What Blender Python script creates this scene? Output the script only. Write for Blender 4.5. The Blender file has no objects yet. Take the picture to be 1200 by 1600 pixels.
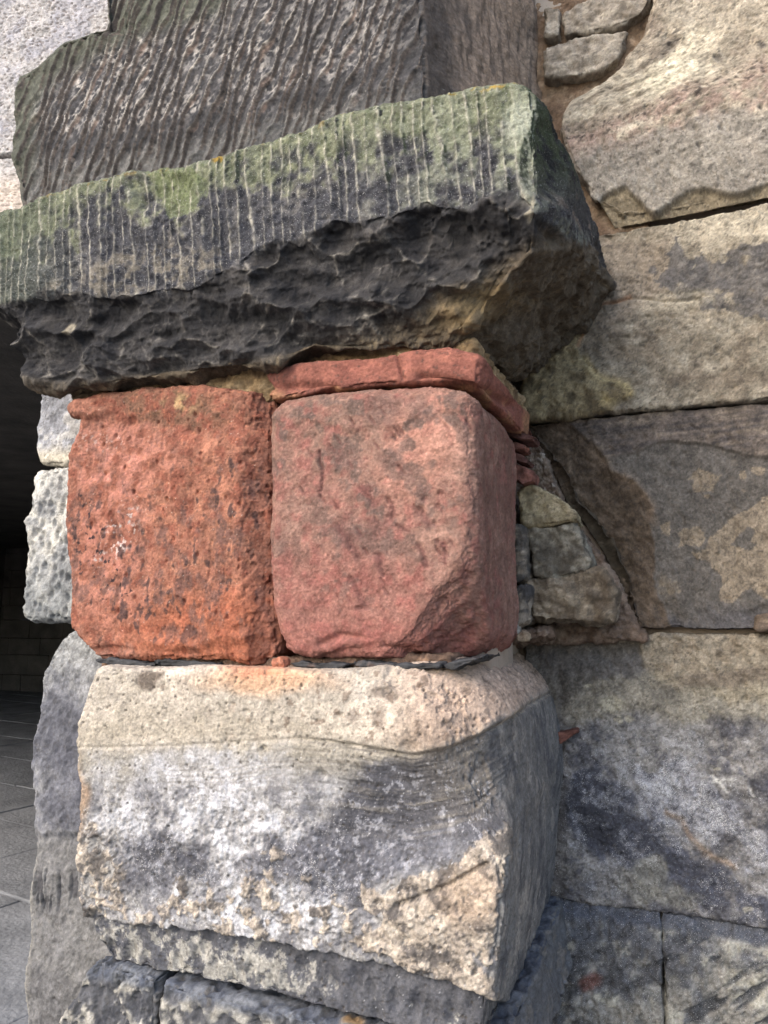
import bpy, math, random
import numpy as np
from mathutils import Vector
random.seed(4)
sc = bpy.context.scene
COL = sc.collection
# ------------------------------------------------------------------ camera
YAW, PITCH, HC, F = 20.0, 8.0, 1.5, 1200.0
cd = bpy.data.cameras.new('camera'); cam = bpy.data.objects.new('camera', cd); COL.objects.link(cam)
cd.sensor_fit = 'HORIZONTAL'; cd.sensor_width = 36; cd.lens = 36; cd.clip_start = .02; cd.clip_end = 500
cam.location = (0, 0, HC); cam.rotation_euler = (math.radians(90 + PITCH), 0, math.radians(YAW))
sc.camera = cam
# ------------------------------------------------------------------ light
SUN_EL, SUN_AZ = 38.0, 212.0        # azimuth clockwise from +Y (north)
w_ = bpy.data.worlds.new('World'); sc.world = w_; w_.use_nodes = True
nt = w_.node_tree; bg = nt.nodes['Background']
sky = nt.nodes.new('ShaderNodeTexSky'); sky.sky_type = 'NISHITA'; sky.sun_disc = False
sky.sun_elevation = math.radians(SUN_EL); sky.sun_rotation = math.radians(SUN_AZ)
sky.air_density = 1.0; sky.dust_density = 3.0; sky.ozone_density = 1.0
nt.links.new(sky.outputs[0], bg.inputs[0]); bg.inputs[1].default_value = 0.15
sl = bpy.data.lights.new('sun', 'SUN'); so = bpy.data.objects.new('sun', sl); COL.objects.link(so)
sl.energy = 0.55; sl.angle = math.radians(70); sl.color = (1, .965, .92)
_a, _e = math.radians(SUN_AZ), math.radians(SUN_EL)
so.rotation_euler = Vector((math.sin(_a) * math.cos(_e), math.cos(_a) * math.cos(_e), math.sin(_e))).to_track_quat('Z', 'Y').to_euler()
so.location = (-3, -3, 5)
sc.view_settings.view_transform = 'Standard'; sc.view_settings.look = 'None'
sc.view_settings.exposure = 1.72; sc.view_settings.gamma = 1
KA = 0.62                            # photographed tone of a lit surface -> albedo
# ------------------------------------------------------------------ projection helpers
_cy, _sy, _cp, _sp = math.cos(math.radians(YAW)), math.sin(math.radians(YAW)), math.cos(math.radians(PITCH)), math.sin(math.radians(PITCH))
FW = np.array([-_sy * _cp, _cy * _cp, _sp]); RT = np.array([_cy, _sy, 0.]); UP = np.cross(RT, FW)
def unp(px, py, Y):
    d = FW + RT * (px - 600) / F - UP * (py - 800) / F
    k = Y / d[1]
    return np.array([d[0] * k, Y, HC + d[2] * k])
def proj(P):
    q = P - np.array([0, 0, HC]); z = np.maximum(q @ FW, .05)
    return 600 + F * (q @ RT) / z, 800 - F * (q @ UP) / z
# ------------------------------------------------------------------ numpy noise
def _h(ix, iy, iz, seed):
    h = (ix.astype(np.uint32) * np.uint32(374761393) + iy.astype(np.uint32) * np.uint32(668265263)
         + iz.astype(np.uint32) * np.uint32(2147483647 - 57) + np.uint32((seed * 144665 + 1013) & 0xffffffff))
    h = (h ^ (h >> np.uint32(13))) * np.uint32(1274126177)
    h = (h ^ (h >> np.uint32(16))) * np.uint32(2246822519)
    return ((h ^ (h >> np.uint32(15))) & np.uint32(0xffffff)).astype(np.float32) / np.float32(0xffffff)
def vnoise(Q, seed=0):
    Qf = np.floor(Q); I = Qf.astype(np.int64).astype(np.int32); f = (Q - Qf).astype(np.float32)
    u = f * f * f * (f * (f * 6 - 15) + 10); r = 0
    for a in (0, 1):
        wa = u[:, 0] if a else 1 - u[:, 0]
        for b in (0, 1):
            wb = wa * (u[:, 1] if b else 1 - u[:, 1])
            for c in (0, 1):
                r = r + wb * (u[:, 2] if c else 1 - u[:, 2]) * _h(I[:, 0] + a, I[:, 1] + b, I[:, 2] + c, seed)
    return r * 2 - 1
_R = np.array([[.36, .48, -.8], [-.8, .6, 0], [.48, .64, .6]])
def fbm(P, scale, octv=4, seed=0, gain=.5, an=(1, 1, 1), ridge=False):
    Q = P * np.array(an) * scale; s = 0; a = 1; t = 0
    for i in range(octv):
        n = vnoise(Q, seed + i * 7)
        if ridge: n = 1 - 2 * np.abs(n)
        s = s + a * n; t += a; a *= gain; Q = (Q @ _R) * 2.03 + 11.7
    return s / t * 1.5
def vor(P, scale, seed=0, an=(1, 1, 1), jit=1.0):
    """distance to nearest / second nearest feature point and a random per cell"""
    Q = P * np.array(an) * scale; I = np.floor(Q).astype(np.int32)
    d1 = np.full(len(Q), 9, np.float32); d2 = d1.copy(); rc = np.zeros(len(Q), np.float32)
    for a in (-1, 0, 1):
        for b in (-1, 0, 1):
            for c in (-1, 0, 1):
                i, j, k = I[:, 0] + a, I[:, 1] + b, I[:, 2] + c
                dx = i + .5 + jit * (_h(i, j, k, seed) - .5) - Q[:, 0]
                dy = j + .5 + jit * (_h(i, j, k, seed + 1) - .5) - Q[:, 1]
                dz = k + .5 + jit * (_h(i, j, k, seed + 2) - .5) - Q[:, 2]
                d = np.sqrt(dx * dx + dy * dy + dz * dz).astype(np.float32)
                n = d < d1
                d2 = np.where(n, d1, np.minimum(d2, d)); rc = np.where(n, _h(i, j, k, seed + 3), rc); d1 = np.where(n, d, d1)
    return d1, d2, rc
def ss(x, a, b):
    t = np.clip((x - a) / (b - a), 0, 1); return t * t * (3 - 2 * t)
def softplus(x, k):
    return np.where(x > 12 * k, x, k * np.log1p(np.exp(np.clip(x / k, -30, 12))))
# ------------------------------------------------------------------ materials
MATS = {}
def stone_mat(name, grain=.22, bump=.5, gs=900., ms=240., rough=.92, spec=.2):
    if name in MATS: return MATS[name]
    m = bpy.data.materials.new(name); m.use_nodes = True; n = m.node_tree.nodes; l = m.node_tree.links
    p = n['Principled BSDF']; p.inputs['Roughness'].default_value = rough; p.inputs['Specular IOR Level'].default_value = spec
    at = n.new('ShaderNodeAttribute'); at.attribute_name = 'tone'
    tc = n.new('ShaderNodeTexCoord')
    def noise(s, d, r=.6):
        q = n.new('ShaderNodeTexNoise'); q.inputs['Scale'].default_value = s; q.inputs['Detail'].default_value = d; q.inputs['Roughness'].default_value = r
        l.new(tc.outputs['Object'], q.inputs['Vector']); return q
    n1, n2 = noise(gs, 3), noise(ms, 5, .7)
    r1 = n.new('ShaderNodeMapRange'); r1.inputs['From Min'].default_value = .3; r1.inputs['From Max'].default_value = .7
    r1.inputs['To Min'].default_value = 1 - grain; r1.inputs['To Max'].default_value = 1 + grain; l.new(n1.outputs['Fac'], r1.inputs['Value'])
    r2 = n.new('ShaderNodeMapRange'); r2.inputs['From Min'].default_value = .3; r2.inputs['From Max'].default_value = .7
    r2.inputs['To Min'].default_value = 1 - grain; r2.inputs['To Max'].default_value = 1 + grain; l.new(n2.outputs['Fac'], r2.inputs['Value'])
    mu = n.new('ShaderNodeMath'); mu.operation = 'MULTIPLY'; l.new(r1.outputs[0], mu.inputs[0]); l.new(r2.outputs[0], mu.inputs[1])
    n3 = noise(520, 2, .7); sb = n.new('ShaderNodeMath'); sb.operation = 'SUBTRACT'; sb.inputs[0].default_value = .74; l.new(at.outputs['Alpha'], sb.inputs[1])
    sm = n.new('ShaderNodeMapRange'); sm.inputs['To Min'].default_value = 0; sm.inputs['To Max'].default_value = .85; l.new(n3.outputs['Fac'], sm.inputs['Value']); l.new(sb.outputs[0], sm.inputs['From Min'])
    sb2 = n.new('ShaderNodeMath'); sb2.operation = 'ADD'; sb2.inputs[1].default_value = .06; l.new(sb.outputs[0], sb2.inputs[0]); l.new(sb2.outputs[0], sm.inputs['From Max'])
    vm = n.new('ShaderNodeVectorMath'); vm.operation = 'SCALE'; l.new(at.outputs['Color'], vm.inputs[0]); l.new(mu.outputs[0], vm.inputs['Scale'])
    mx = n.new('ShaderNodeMix'); mx.data_type = 'RGBA'; l.new(sm.outputs[0], mx.inputs[0]); l.new(vm.outputs[0], mx.inputs[6]); mx.inputs[7].default_value = (.46, .455, .44, 1)
    l.new(mx.outputs[2], p.inputs['Base Color'])
    ad = n.new('ShaderNodeMath'); ad.operation = 'MULTIPLY_ADD'; l.new(n2.outputs['Fac'], ad.inputs[0]); ad.inputs[1].default_value = 2.0; l.new(n1.outputs['Fac'], ad.inputs[2])
    b = n.new('ShaderNodeBump'); b.inputs['Strength'].default_value = bump; b.inputs['Distance'].default_value = .0022
    l.new(ad.outputs[0], b.inputs['Height']); l.new(b.outputs[0], p.inputs['Normal'])
    MATS[name] = m; return m
# ------------------------------------------------------------------ mesh building
def make_mesh(name, P, quads, mat, rgb=None, tags=None, parent=None):
    me = bpy.data.meshes.new(name); nv, nf = len(P), len(quads)
    me.vertices.add(nv); me.vertices.foreach_set('co', P.astype(np.float32).ravel())
    me.loops.add(nf * 4); me.loops.foreach_set('vertex_index', quads.astype(np.int32).ravel())
    me.polygons.add(nf); me.polygons.foreach_set('loop_start', np.arange(0, nf * 4, 4, dtype=np.int32))
    me.polygons.foreach_set('loop_total', np.full(nf, 4, np.int32))
    me.update(calc_edges=True); me.polygons.foreach_set('use_smooth', np.ones(nf, bool))
    if rgb is not None:
        a = me.color_attributes.new('tone', 'FLOAT_COLOR', 'POINT')
        c = np.zeros((nv, 4), np.float32); c[:, :rgb.shape[1]] = rgb; a.data.foreach_set('color', c.ravel())
    me.materials.append(mat); me.validate()
    o = bpy.data.objects.new(name, me); COL.objects.link(o); o.parent = parent
    if tags:
        for k, v in zip(('label', 'category', 'group', 'kind'), tags):
            if v: o[k] = v
    return o
def normals(P, Q):
    a = P[Q[:, 2]] - P[Q[:, 0]]; b = P[Q[:, 3]] - P[Q[:, 1]]; fn = np.cross(a, b); N = np.zeros_like(P)
    for k in range(4):
        for ax in range(3): N[:, ax] += np.bincount(Q[:, k], fn[:, ax], len(P))
    return N / np.maximum(np.linalg.norm(N, axis=1, keepdims=True), 1e-12)
def lin(c):
    c = np.clip(c, 0, 255) / 255.; return np.where(c < .04045, c / 12.92, ((c + .055) / 1.055) ** 2.4)
class Ctx:
    """what a stone's shape and colour functions see: positions, normals and where a feature traced on it lies"""
    def __init__(s, P, N): s.P = P; s.N = N; s.px, s.py = proj(P); s.rgb = None; s.n = len(P); s.speck = np.zeros(len(P))
    def fbm(s, scale, o=4, seed=0, **k): return fbm(s.P, scale, o, seed, **k)
    def streak(s, u, v, seed=0, o=4): return fbm(np.stack([u, v, 0 * u + seed * 3.7], 1), 1., o, seed)
    def vor(s, scale, seed=0, **k): return vor(s.P, scale, seed, **k)
    def jitter(s, amp, scale, seed):
        if amp == 0: return s.px, s.py
        return s.px + amp * s.fbm(scale, 4, seed + 50), s.py + amp * s.fbm(scale, 4, seed + 91)
    def ell(s, cx, cy, rx, ry, ang=0, soft=.35, jit=8, scale=25, seed=0):
        x, y = s.jitter(jit, scale, seed); a = math.radians(ang); dx, dy = x - cx, y - cy
        u = (dx * math.cos(a) + dy * math.sin(a)) / rx; v = (-dx * math.sin(a) + dy * math.cos(a)) / ry
        return 1 - ss(np.sqrt(u * u + v * v), 1 - soft, 1 + soft)
    def sd(s, pts, jit=0, scale=25, seed=0, closed=True):
        x, y = s.jitter(jit, scale, seed); d = np.full(s.n, 1e9); ins = np.zeros(s.n, bool); m = len(pts)
        for i in range(m if closed else m - 1):
            (ax, ay), (bx, by) = pts[i], pts[(i + 1) % m]; ex, ey = bx - ax, by - ay; wx, wy = x - ax, y - ay
            t = np.clip((wx * ex + wy * ey) / max(ex * ex + ey * ey, 1e-9), 0, 1)
            d = np.minimum(d, (wx - ex * t) ** 2 + (wy - ey * t) ** 2)
            if closed:
                c = (ay > y) != (by > y)
                ins ^= c & (x < (bx - ax) * (y - ay) / (by - ay if by != ay else 1e-9) + ax)
        d = np.sqrt(d); return np.where(ins, -d, d) if closed else d
    def poly(s, pts, soft=6, **k): return 1 - ss(s.sd(pts, **k), -soft, soft)
    def line(s, pts, wd=3, **k): d = s.sd(pts, closed=False, **k); return np.exp(-(d / wd) ** 2)
    def patch(s, m, amp=.6, scale=45, seed=0, soft=.12, o=5):
        return ss(m - .5 + amp * s.fbm(scale, o, seed + 300, gain=.62), -soft, soft) * (m > .02)
    def below(s, pts, jit=0, scale=25, seed=0):
        x, y = s.jitter(jit, scale, seed); a = np.array(pts, float)
        return y - np.interp(x, a[:, 0], a[:, 1])
    def base(s, c): s.rgb = np.tile(np.array(c, float), (s.n, 1))
    def mix(s, c, m): s.rgb += (np.array(c, float) - s.rgb) * np.clip(m, 0, 1)[:, None]
    def mul(s, m): s.rgb *= np.asarray(m)[:, None]
def poly_at(pts, s):
    a = np.array(pts); L = np.r_[0, np.cumsum(np.linalg.norm(np.diff(a, axis=0), axis=1))]; L /= L[-1]
    return np.stack([np.interp(s, L, a[:, 0]), np.interp(s, L, a[:, 1])], 1)
def stone(name, tags, T, B, L=(), R=(), yf=1.2, yb=1.5, sp=.0025, r=.02, mat=None, warp=None, cuts=(), rough=None, color=None, ysp=None, parent=None, back=False, fine=.0007, grime=.35, chip=.005, gm=1.):
    """a block of masonry: the outline of its face traced on its own plane, real depth behind it, worn round
    arrises (r), chipped planes (cuts), then relief along the normal and colour"""
    def w(p): q = unp(p[0], p[1], p[2] if len(p) > 2 else yf); return (q[0], q[2])
    T = [w(p) for p in T]; B = [w(p) for p in B]; L = [T[0]] + [w(p) for p in L] + [B[0]]; R = [T[-1]] + [w(p) for p in R] + [B[-1]]
    allp = np.array(T + B + L + R); W = np.ptp(allp[:, 0]); H = np.ptp(allp[:, 1]); D = yb - yf; ysp = ysp or sp * 2.2
    nx, nz, ny = max(4, int(W / sp)), max(4, int(H / sp)), max(3, int(D / ysp))
    idx = {}; S = []; Q = []; off = 0
    def face(f, na, nb, flip):
        nonlocal off
        a, b = np.meshgrid(np.arange(na + 1), np.arange(nb + 1), indexing='ij'); C = f(a.ravel(), b.ravel())
        q = (np.arange(na)[:, None] * (nb + 1) + np.arange(nb)[None]).ravel()
        q = np.stack([q, q + nb + 1, q + nb + 2, q + 1], 1) + off
        S.append(C); Q.append(q[:, ::-1] if flip else q); off += len(C)
    z0 = lambda a: np.zeros_like(a)
    face(lambda a, b: np.stack([a, z0(a), b], 1), nx, nz, False)          # front
    if back: face(lambda a, b: np.stack([a, z0(a) + ny, b], 1), nx, nz, True)
    face(lambda a, b: np.stack([z0(a) + nx, a, b], 1), ny, nz, False)     # right
    face(lambda a, b: np.stack([z0(a), a, b], 1), ny, nz, True)           # left
    face(lambda a, b: np.stack([a, b, z0(a)], 1), nx, ny, True)           # bottom
    face(lambda a, b: np.stack([a, b, z0(a) + nz], 1), nx, ny, False)     # top
    S = np.concatenate(S); Q = np.concatenate(Q)
    key = (S[:, 0] * (ny + 1) + S[:, 1]) * (nz + 1) + S[:, 2]
    _, first, inv = np.unique(key, return_index=True, return_inverse=True); inv = inv.ravel()
    S = S[first]; Q = inv[Q]
    dim = np.array([W, D, H]); p = S / np.array([nx, ny, nz]) * dim; rr = min(r, W * .45, H * .45, D * .9)
    lo = np.array([rr, rr, rr]); hi = dim - lo; hi[1] = D + 1
    inn = np.clip(p, lo, hi); d = p - inn; dl = np.linalg.norm(d, axis=1, keepdims=True)
    on = dl[:, 0] > 1e-9; p = np.where(on[:, None], inn + d / np.maximum(dl, 1e-9) * rr, p)
    # keep flat faces exactly on the box
    s_, w_, t_ = p[:, 0] / W, p[:, 1] / D, 1 - p[:, 2] / H
    Pt, Pb, Pl, Pr = poly_at(T, s_), poly_at(B, s_), poly_at(L, t_), poly_at(R, t_)
    s1, t1 = s_[:, None], t_[:, None]
    XZ = (1 - t1) * Pt + t1 * Pb + (1 - s1) * Pl + s1 * Pr - ((1 - s1) * (1 - t1) * np.array(T[0]) + s1 * (1 - t1) * np.array(T[-1]) + (1 - s1) * t1 * np.array(B[0]) + s1 * t1 * np.array(B[-1]))
    P = np.stack([XZ[:, 0], yf + w_ * D, XZ[:, 1]], 1)
    if warp is not None: P = warp(P, s_, w_, t_)
    for (pt, nrm, k) in cuts:
        nv = np.array(nrm, float); nv /= np.linalg.norm(nv); pt = unp(*pt); dd = (P - pt) @ nv
        dd = dd + .006 * fbm(P, 18, 3, 5)
        P = P - softplus(dd, k)[:, None] * nv
    N = normals(P, Q); c = Ctx(P, N)
    e_ = ss(1 - np.abs(N).max(1), .04, .2) * chip; P = P - N * (e_ * ss(fbm(P, 32, 3, 411) + .5 * fbm(P, 110, 2, 412), -.05, .55))[:, None]
    if rough is not None: P = P + N * (rough(c) + fine * fbm(P, 330, 2, 77))[:, None]
    c.N = normals(P, Q)
    color(c)
    g1, g2 = fbm(P, 60, 4, 401, gain=.6), fbm(P, 300, 2, 402)
    c.rgb *= (1 + gm * (.13 * g1 + .10 * g2))[:, None]; c.mix((70, 66, 62), ss(fbm(P, 170, 3, 403), .5, .75) * grime)
    o0 = P.mean(0); o0[1] = yf
    ob = make_mesh(name, P - o0, Q, mat or MATS['sandstone'], np.column_stack([lin(c.rgb) * KA, np.clip(c.speck, 0, .6)]), tags, parent)
    ob.location = o0
    return ob
stone_mat('sandstone'); stone_mat('gritty sandstone', .26, .8, 700, 180); stone_mat('red sandstone', .16, .7, 1000, 300)
stone_mat('slate', .1, .3, 800, 200, .7, .4); stone_mat('mortar', .2, 1., 600, 200)
YW = 1.75                            # plane of the wall behind the pier

# ================================================================== impost: big tooled slab with green top
BAND = [(-200, 480), (0, 474), (60, 466), (130, 460), (200, 462), (270, 452), (300, 446), (360, 415), (410, 388), (470, 376), (520, 352), (600, 342), (660, 318), (720, 322), (790, 300), (840, 335), (900, 380)]
_b = np.array([unp(x, y, 1.10) for x, y in BAND])
def w_impost(P, s, w, t):
    P = P.copy()
    zb = np.interp(P[:, 0], _b[:, 0], _b[:, 2]) + .012 * fbm(P, 22, 3, 3)
    zlo = HC + .415
    u = np.clip((zb - P[:, 2]) / (zb - zlo), 0, 1.2)
    P[:, 1] += (1 - w) * (.06 + .07 * ss(s, .55, 1)) * u ** .85
    zs = HC + .60 + .12 * w - .03 * (1 - w)
    v = np.clip((zs - P[:, 2]) / (zs - zlo), 0, 1.2) ** .8
    P[:, 0] -= s ** 5 * (.13 - .03 * w) * v
    P[:, 0] += ss(s, .55, 1) * w ** .65 * .066                       # side runs out to the wall
    P[:, 2] += w * t * (.07 + .07 * s ** 4)
    return P
def r_impost(c):
    x, z = c.P[:, 0], c.P[:, 2]; b = c.below(BAND, 6, 30, 1); tool = 1 - ss(b, -6, 14)
    front = ss(-c.N[:, 1], .3, .7); side = ss(c.N[:, 0], .5, .8)
    ph = (x + .07 * (z - 2) + .003 * c.fbm(14, 2, 9) + .0014 * c.fbm(60, 2, 10)) / .0205 + .24 * np.sin(x * 53) + .12 * np.sin(x * 131)
    f = ph - np.floor(ph); rid = np.abs(2 * f - 1); cell = _h(np.floor(ph).astype(np.int32), np.zeros(c.n, np.int32), np.zeros(c.n, np.int32), 4)
    c.rid = np.exp(-((1 - rid) / (.12 + .09 * cell)) ** 2) * front * tool * ss(c.fbm(35, 3, 52), -.75, .3); c.cell = cell
    amp = (.35 + 1.0 * cell) * (1 - .45 * c.ell(850, 180, 90, 130)) * (1 - .5 * ss(-b, 130, 60) * 0)
    h = -.0058 * amp * (1 - rid ** 2.2) * front * tool * (.75 + .5 * c.fbm(25, 2, 8))
    h += .0018 * c.fbm(90, 3, 2) * tool + .008 * c.fbm(7, 3, 12) + .001 * c.fbm(250, 2, 6)
    wp = c.P + .026 * np.stack([c.fbm(16, 3, 31), c.fbm(16, 3, 32), c.fbm(16, 3, 33)], 1)
    d1, d2, _ = vor(wp, 8.6, 21, an=(.85, 1, 1.7)); e1, e2, _ = vor(wp, 24, 5, an=(.8, 1, 1.5))
    und = 1 - tool
    c.crest = np.maximum(np.exp(-((d2 - d1) / .04) ** 2) * ss(c.fbm(17, 3, 53), -.1, .4), .45 * np.exp(-((e2 - e1) / .05) ** 2) * ss(c.fbm(12, 2, 51), .1, .4)) * und
    h += und * (1 - .45 * ss(c.N[:, 0], .1, .5) - .3 * ss(-c.N[:, 2], .6, .9)) * (.060 * np.minimum(d1, 1) ** 1.7 - .030 + .007 * np.minimum(e1, 1) ** 1.6 + .001 * c.fbm(60, 4, 7) + .0006 * c.fbm(200, 2, 17))
    h += .0045 * und * c.fbm(14, 3, 44, an=(.35, 1, 2.4), ridge=True)
    # chip with a green hollow near the top, split over the right corner
    h -= .012 * c.ell(262, 300, 45, 34, 30) + .008 * c.line([(205, 290), (225, 320), (250, 345)], 8)
    h -= .012 * c.ell(850, 250, 30, 60, 0) + .006 * c.line([(800, 290), (830, 330), (860, 370)], 9)
    return h
def k_impost(c):
    b = c.below(BAND, 10, 30, 1); tool = 1 - ss(b, -8, 10); side = ss(c.N[:, 0], .45, .75)
    n1, n2 = c.fbm(30, 4, 61), c.fbm(90, 4, 62); c.speck = .10 * tool
    c.base((78, 78, 82)); c.mix((112, 110, 108), ss(n1 + n2 * .8, -.1, .9)); c.mix((50, 51, 56), ss(-n2 - n1 * .3, .1, .8) * .8)
    topd = c.below([(-100, 350), (0, 328), (60, 300), (200, 268), (300, 250), (420, 215), (600, 158), (700, 135), (800, 124), (880, 140)])
    gw = np.interp(c.px, [0, 120, 200, 280, 330, 420, 520, 600, 700, 800, 860], [90, 60, 40, 70, 45, 50, 60, 75, 95, 110, 130])
    g = ss(gw + 40 * n1 + 22 * n2 - topd, -25, 30) * tool
    c.mix((134, 139, 110), g * .8); c.mix((158, 162, 128), g * ss(n2, .2, .9) * .6); c.mix((98, 106, 78), g * ss(-n2 + .3 * n1, .2, .8) * .7)
    c.mix((122, 132, 92), c.patch(c.poly([(225, 262), (300, 265), (330, 290), (300, 330), (265, 345), (240, 300)], 12)) * .7)
    lg = tool * ss(c.px, 500, 700) * ss(n1 + .6 * n2, -.5, .5); c.mix((150, 155, 134), lg * .6)
    c.mix((92, 100, 84), tool * ss(80 - c.px, -60, 60) * .55)
    c.mix((60, 62, 70), tool * (1 - g) * ss(c.cell, .55, .8) * ss(n1 + .5, 0, .6) * .6); c.mix((204, 198, 180), c.rid * (.6 + .4 * ss(n2, -.5, .6)))
    c.mix((186, 190, 172), c.ell(818, 185, 26, 40, 20, .5) * .7 + c.ell(828, 250, 14, 60, 10, .5) * .3)
    # orange and yellow lichen along the upper arris
    o = ss(9 - np.abs(topd - 3), -4, 6) * ss(c.fbm(60, 3, 71), .15, .5) * ss(c.px, 640, 680)
    c.mix((176, 140, 52), np.maximum(o, c.ell(340, 249, 9, 6, 0, .4, 2)) * .85)
    c.mix((150, 120, 60), ss(6 - np.abs(topd - 2), -3, 4) * ss(c.fbm(70, 3, 73), .35, .6) * .5)
    # pale crust at the foot of the tooling on the left
    q = c.poly([(150, 405), (250, 370), (330, 385), (350, 425), (280, 455), (130, 465), (40, 470)], 14, jit=14); c.mix((140, 132, 118), q * ss(n2 + n1, -.4, .6) * .75)
    u = 1 - tool
    c.mix((62, 61, 62), u); c.mix((92, 89, 87), u * ss(n2 + n1, .1, .9) * .7); c.mix((42, 42, 45), u * ss(-n1, .0, .7) * .7)
    br = ss(c.py - np.interp(c.px, [0, 60, 300, 420, 520, 600, 700, 760, 850, 960], [545, 570, 555, 530, 520, 505, 490, 420, 360, 330]), -20, 35)
    br = br * np.maximum(ss(c.px, 430, 640), ss(c.py - np.interp(c.px, [0, 60, 110, 300, 415, 500], [570, 590, 598, 575, 560, 535]), -8, 14))
    c.mix((118, 104, 84), u * br * .8); c.mix((150, 134, 108), u * br * ss(n1 + .7 * n2, .1, .9) * .7); c.mix((80, 68, 54), u * br * ss(-n1 + n2 * .5, .2, .8) * .7)
    c.mix((168, 144, 104), u * c.ell(740, 480, 70, 32, -10, .6, 14) * .75)
    c.mix((176, 168, 154), c.crest * ss(n2, -.6, .4) * (.62 - .25 * br)); c.mix((205, 200, 188), c.crest * ss(n2, .3, .8) * .45 * (1 - br))
    c.mix((200, 190, 165), c.ell(832, 325, 5, 24, 10, .3, 3) * .8 + c.ell(105, 515, 10, 9, 0, .3, 3) * .8)
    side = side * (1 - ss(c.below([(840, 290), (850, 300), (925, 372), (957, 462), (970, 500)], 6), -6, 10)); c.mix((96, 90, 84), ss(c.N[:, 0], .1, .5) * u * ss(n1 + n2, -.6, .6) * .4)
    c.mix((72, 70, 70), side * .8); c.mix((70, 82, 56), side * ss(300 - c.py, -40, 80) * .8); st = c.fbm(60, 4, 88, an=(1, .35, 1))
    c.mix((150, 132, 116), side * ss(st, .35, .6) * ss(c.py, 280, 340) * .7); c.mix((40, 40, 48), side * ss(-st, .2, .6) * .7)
    s = ss(c.vor(260, 9)[0], .16, .05) * ss(c.fbm(300, 1, 5), .2, .5); c.mix((215, 215, 210), s * tool * .7)
stone('impost_block', ('broad black and green sandstone slab with vertical chisel grooves, overhanging the two red blocks', 'stone block'),
      T=[(-70, 365), (0, 328), (30, 318), (60, 300), (110, 284), (160, 274), (200, 264), (240, 259), (290, 262), (325, 250), (350, 240), (385, 225), (420, 215), (470, 196), (510, 180), (560, 172), (600, 160), (650, 150), (700, 136), (750, 130), (800, 124), (832, 127)],
      B=[(58, 602, 1.16), (110, 610, 1.16), (200, 606, 1.17), (300, 594, 1.17), (415, 580, 1.17), (500, 556, 1.17), (640, 538, 1.18), (735, 538, 1.2), (800, 545, 1.2)],
      L=[(-72, 420), (-66, 456), (-8, 486, 1.10), (14, 506, 1.11), (24, 550, 1.14)], R=[(838, 200), (846, 300)], yf=1.10, yb=YW + .02, sp=.0021, r=.013, warp=w_impost, rough=r_impost, color=k_impost, mat=MATS['gritty sandstone'])

# ================================================================== upper pier block, diagonally tooled
def r_up(c):
    x, z = c.P[:, 0], c.P[:, 2]; front = ss(-c.N[:, 1], .3, .7)
    low = ss(c.below([(0, 250), (100, 262), (200, 236), (300, 215), (400, 190), (560, 150), (680, 118)], 5), -16, 22)
    bend = .42 * np.maximum(0, (z - np.interp(c.px, [0, 660], [2.36, 2.46])))
    ph = (x - bend + .004 * c.fbm(12, 2, 19) + .001 * c.fbm(60, 2, 10)) / .029 + .24 * np.sin(x * 41) + .14 * np.sin(x * 107 + 8 * z) + .05 * c.fbm(45, 2, 33)
    f = ph - np.floor(ph); rid = np.abs(2 * f - 1); cell = _h(np.floor(ph).astype(np.int32), (np.floor(z * 9 + ph * 3.3)).astype(np.int32), np.zeros(c.n, np.int32), 4)
    c.rid = np.exp(-((1 - rid) / (.075 + .06 * cell)) ** 2) * front * (.55 + .45 * cell); c.low = low; c.f = f
    h = -.0070 * (.6 + .7 * cell) * (1 - np.where(f < .5, (1 - 2 * f) ** 4, (2 * f - 1) ** 1.1)) * front
    h += -.005 * low * front + .0014 * c.fbm(90, 3, 2) + .007 * c.fbm(7, 3, 12)
    sd = ss(c.N[:, 0], .3, .7); h += sd * (.003 * c.fbm(60, 4, 5, an=(1, 1, .3)) + .004 * c.fbm(14, 3, 6))
    h -= .02 * ss(c.below([(0, 130), (25, 115), (60, 92), (100, 56), (150, 42), (190, 44), (200, -100)]), 12, -6) * (c.px < 200)
    return h
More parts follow.
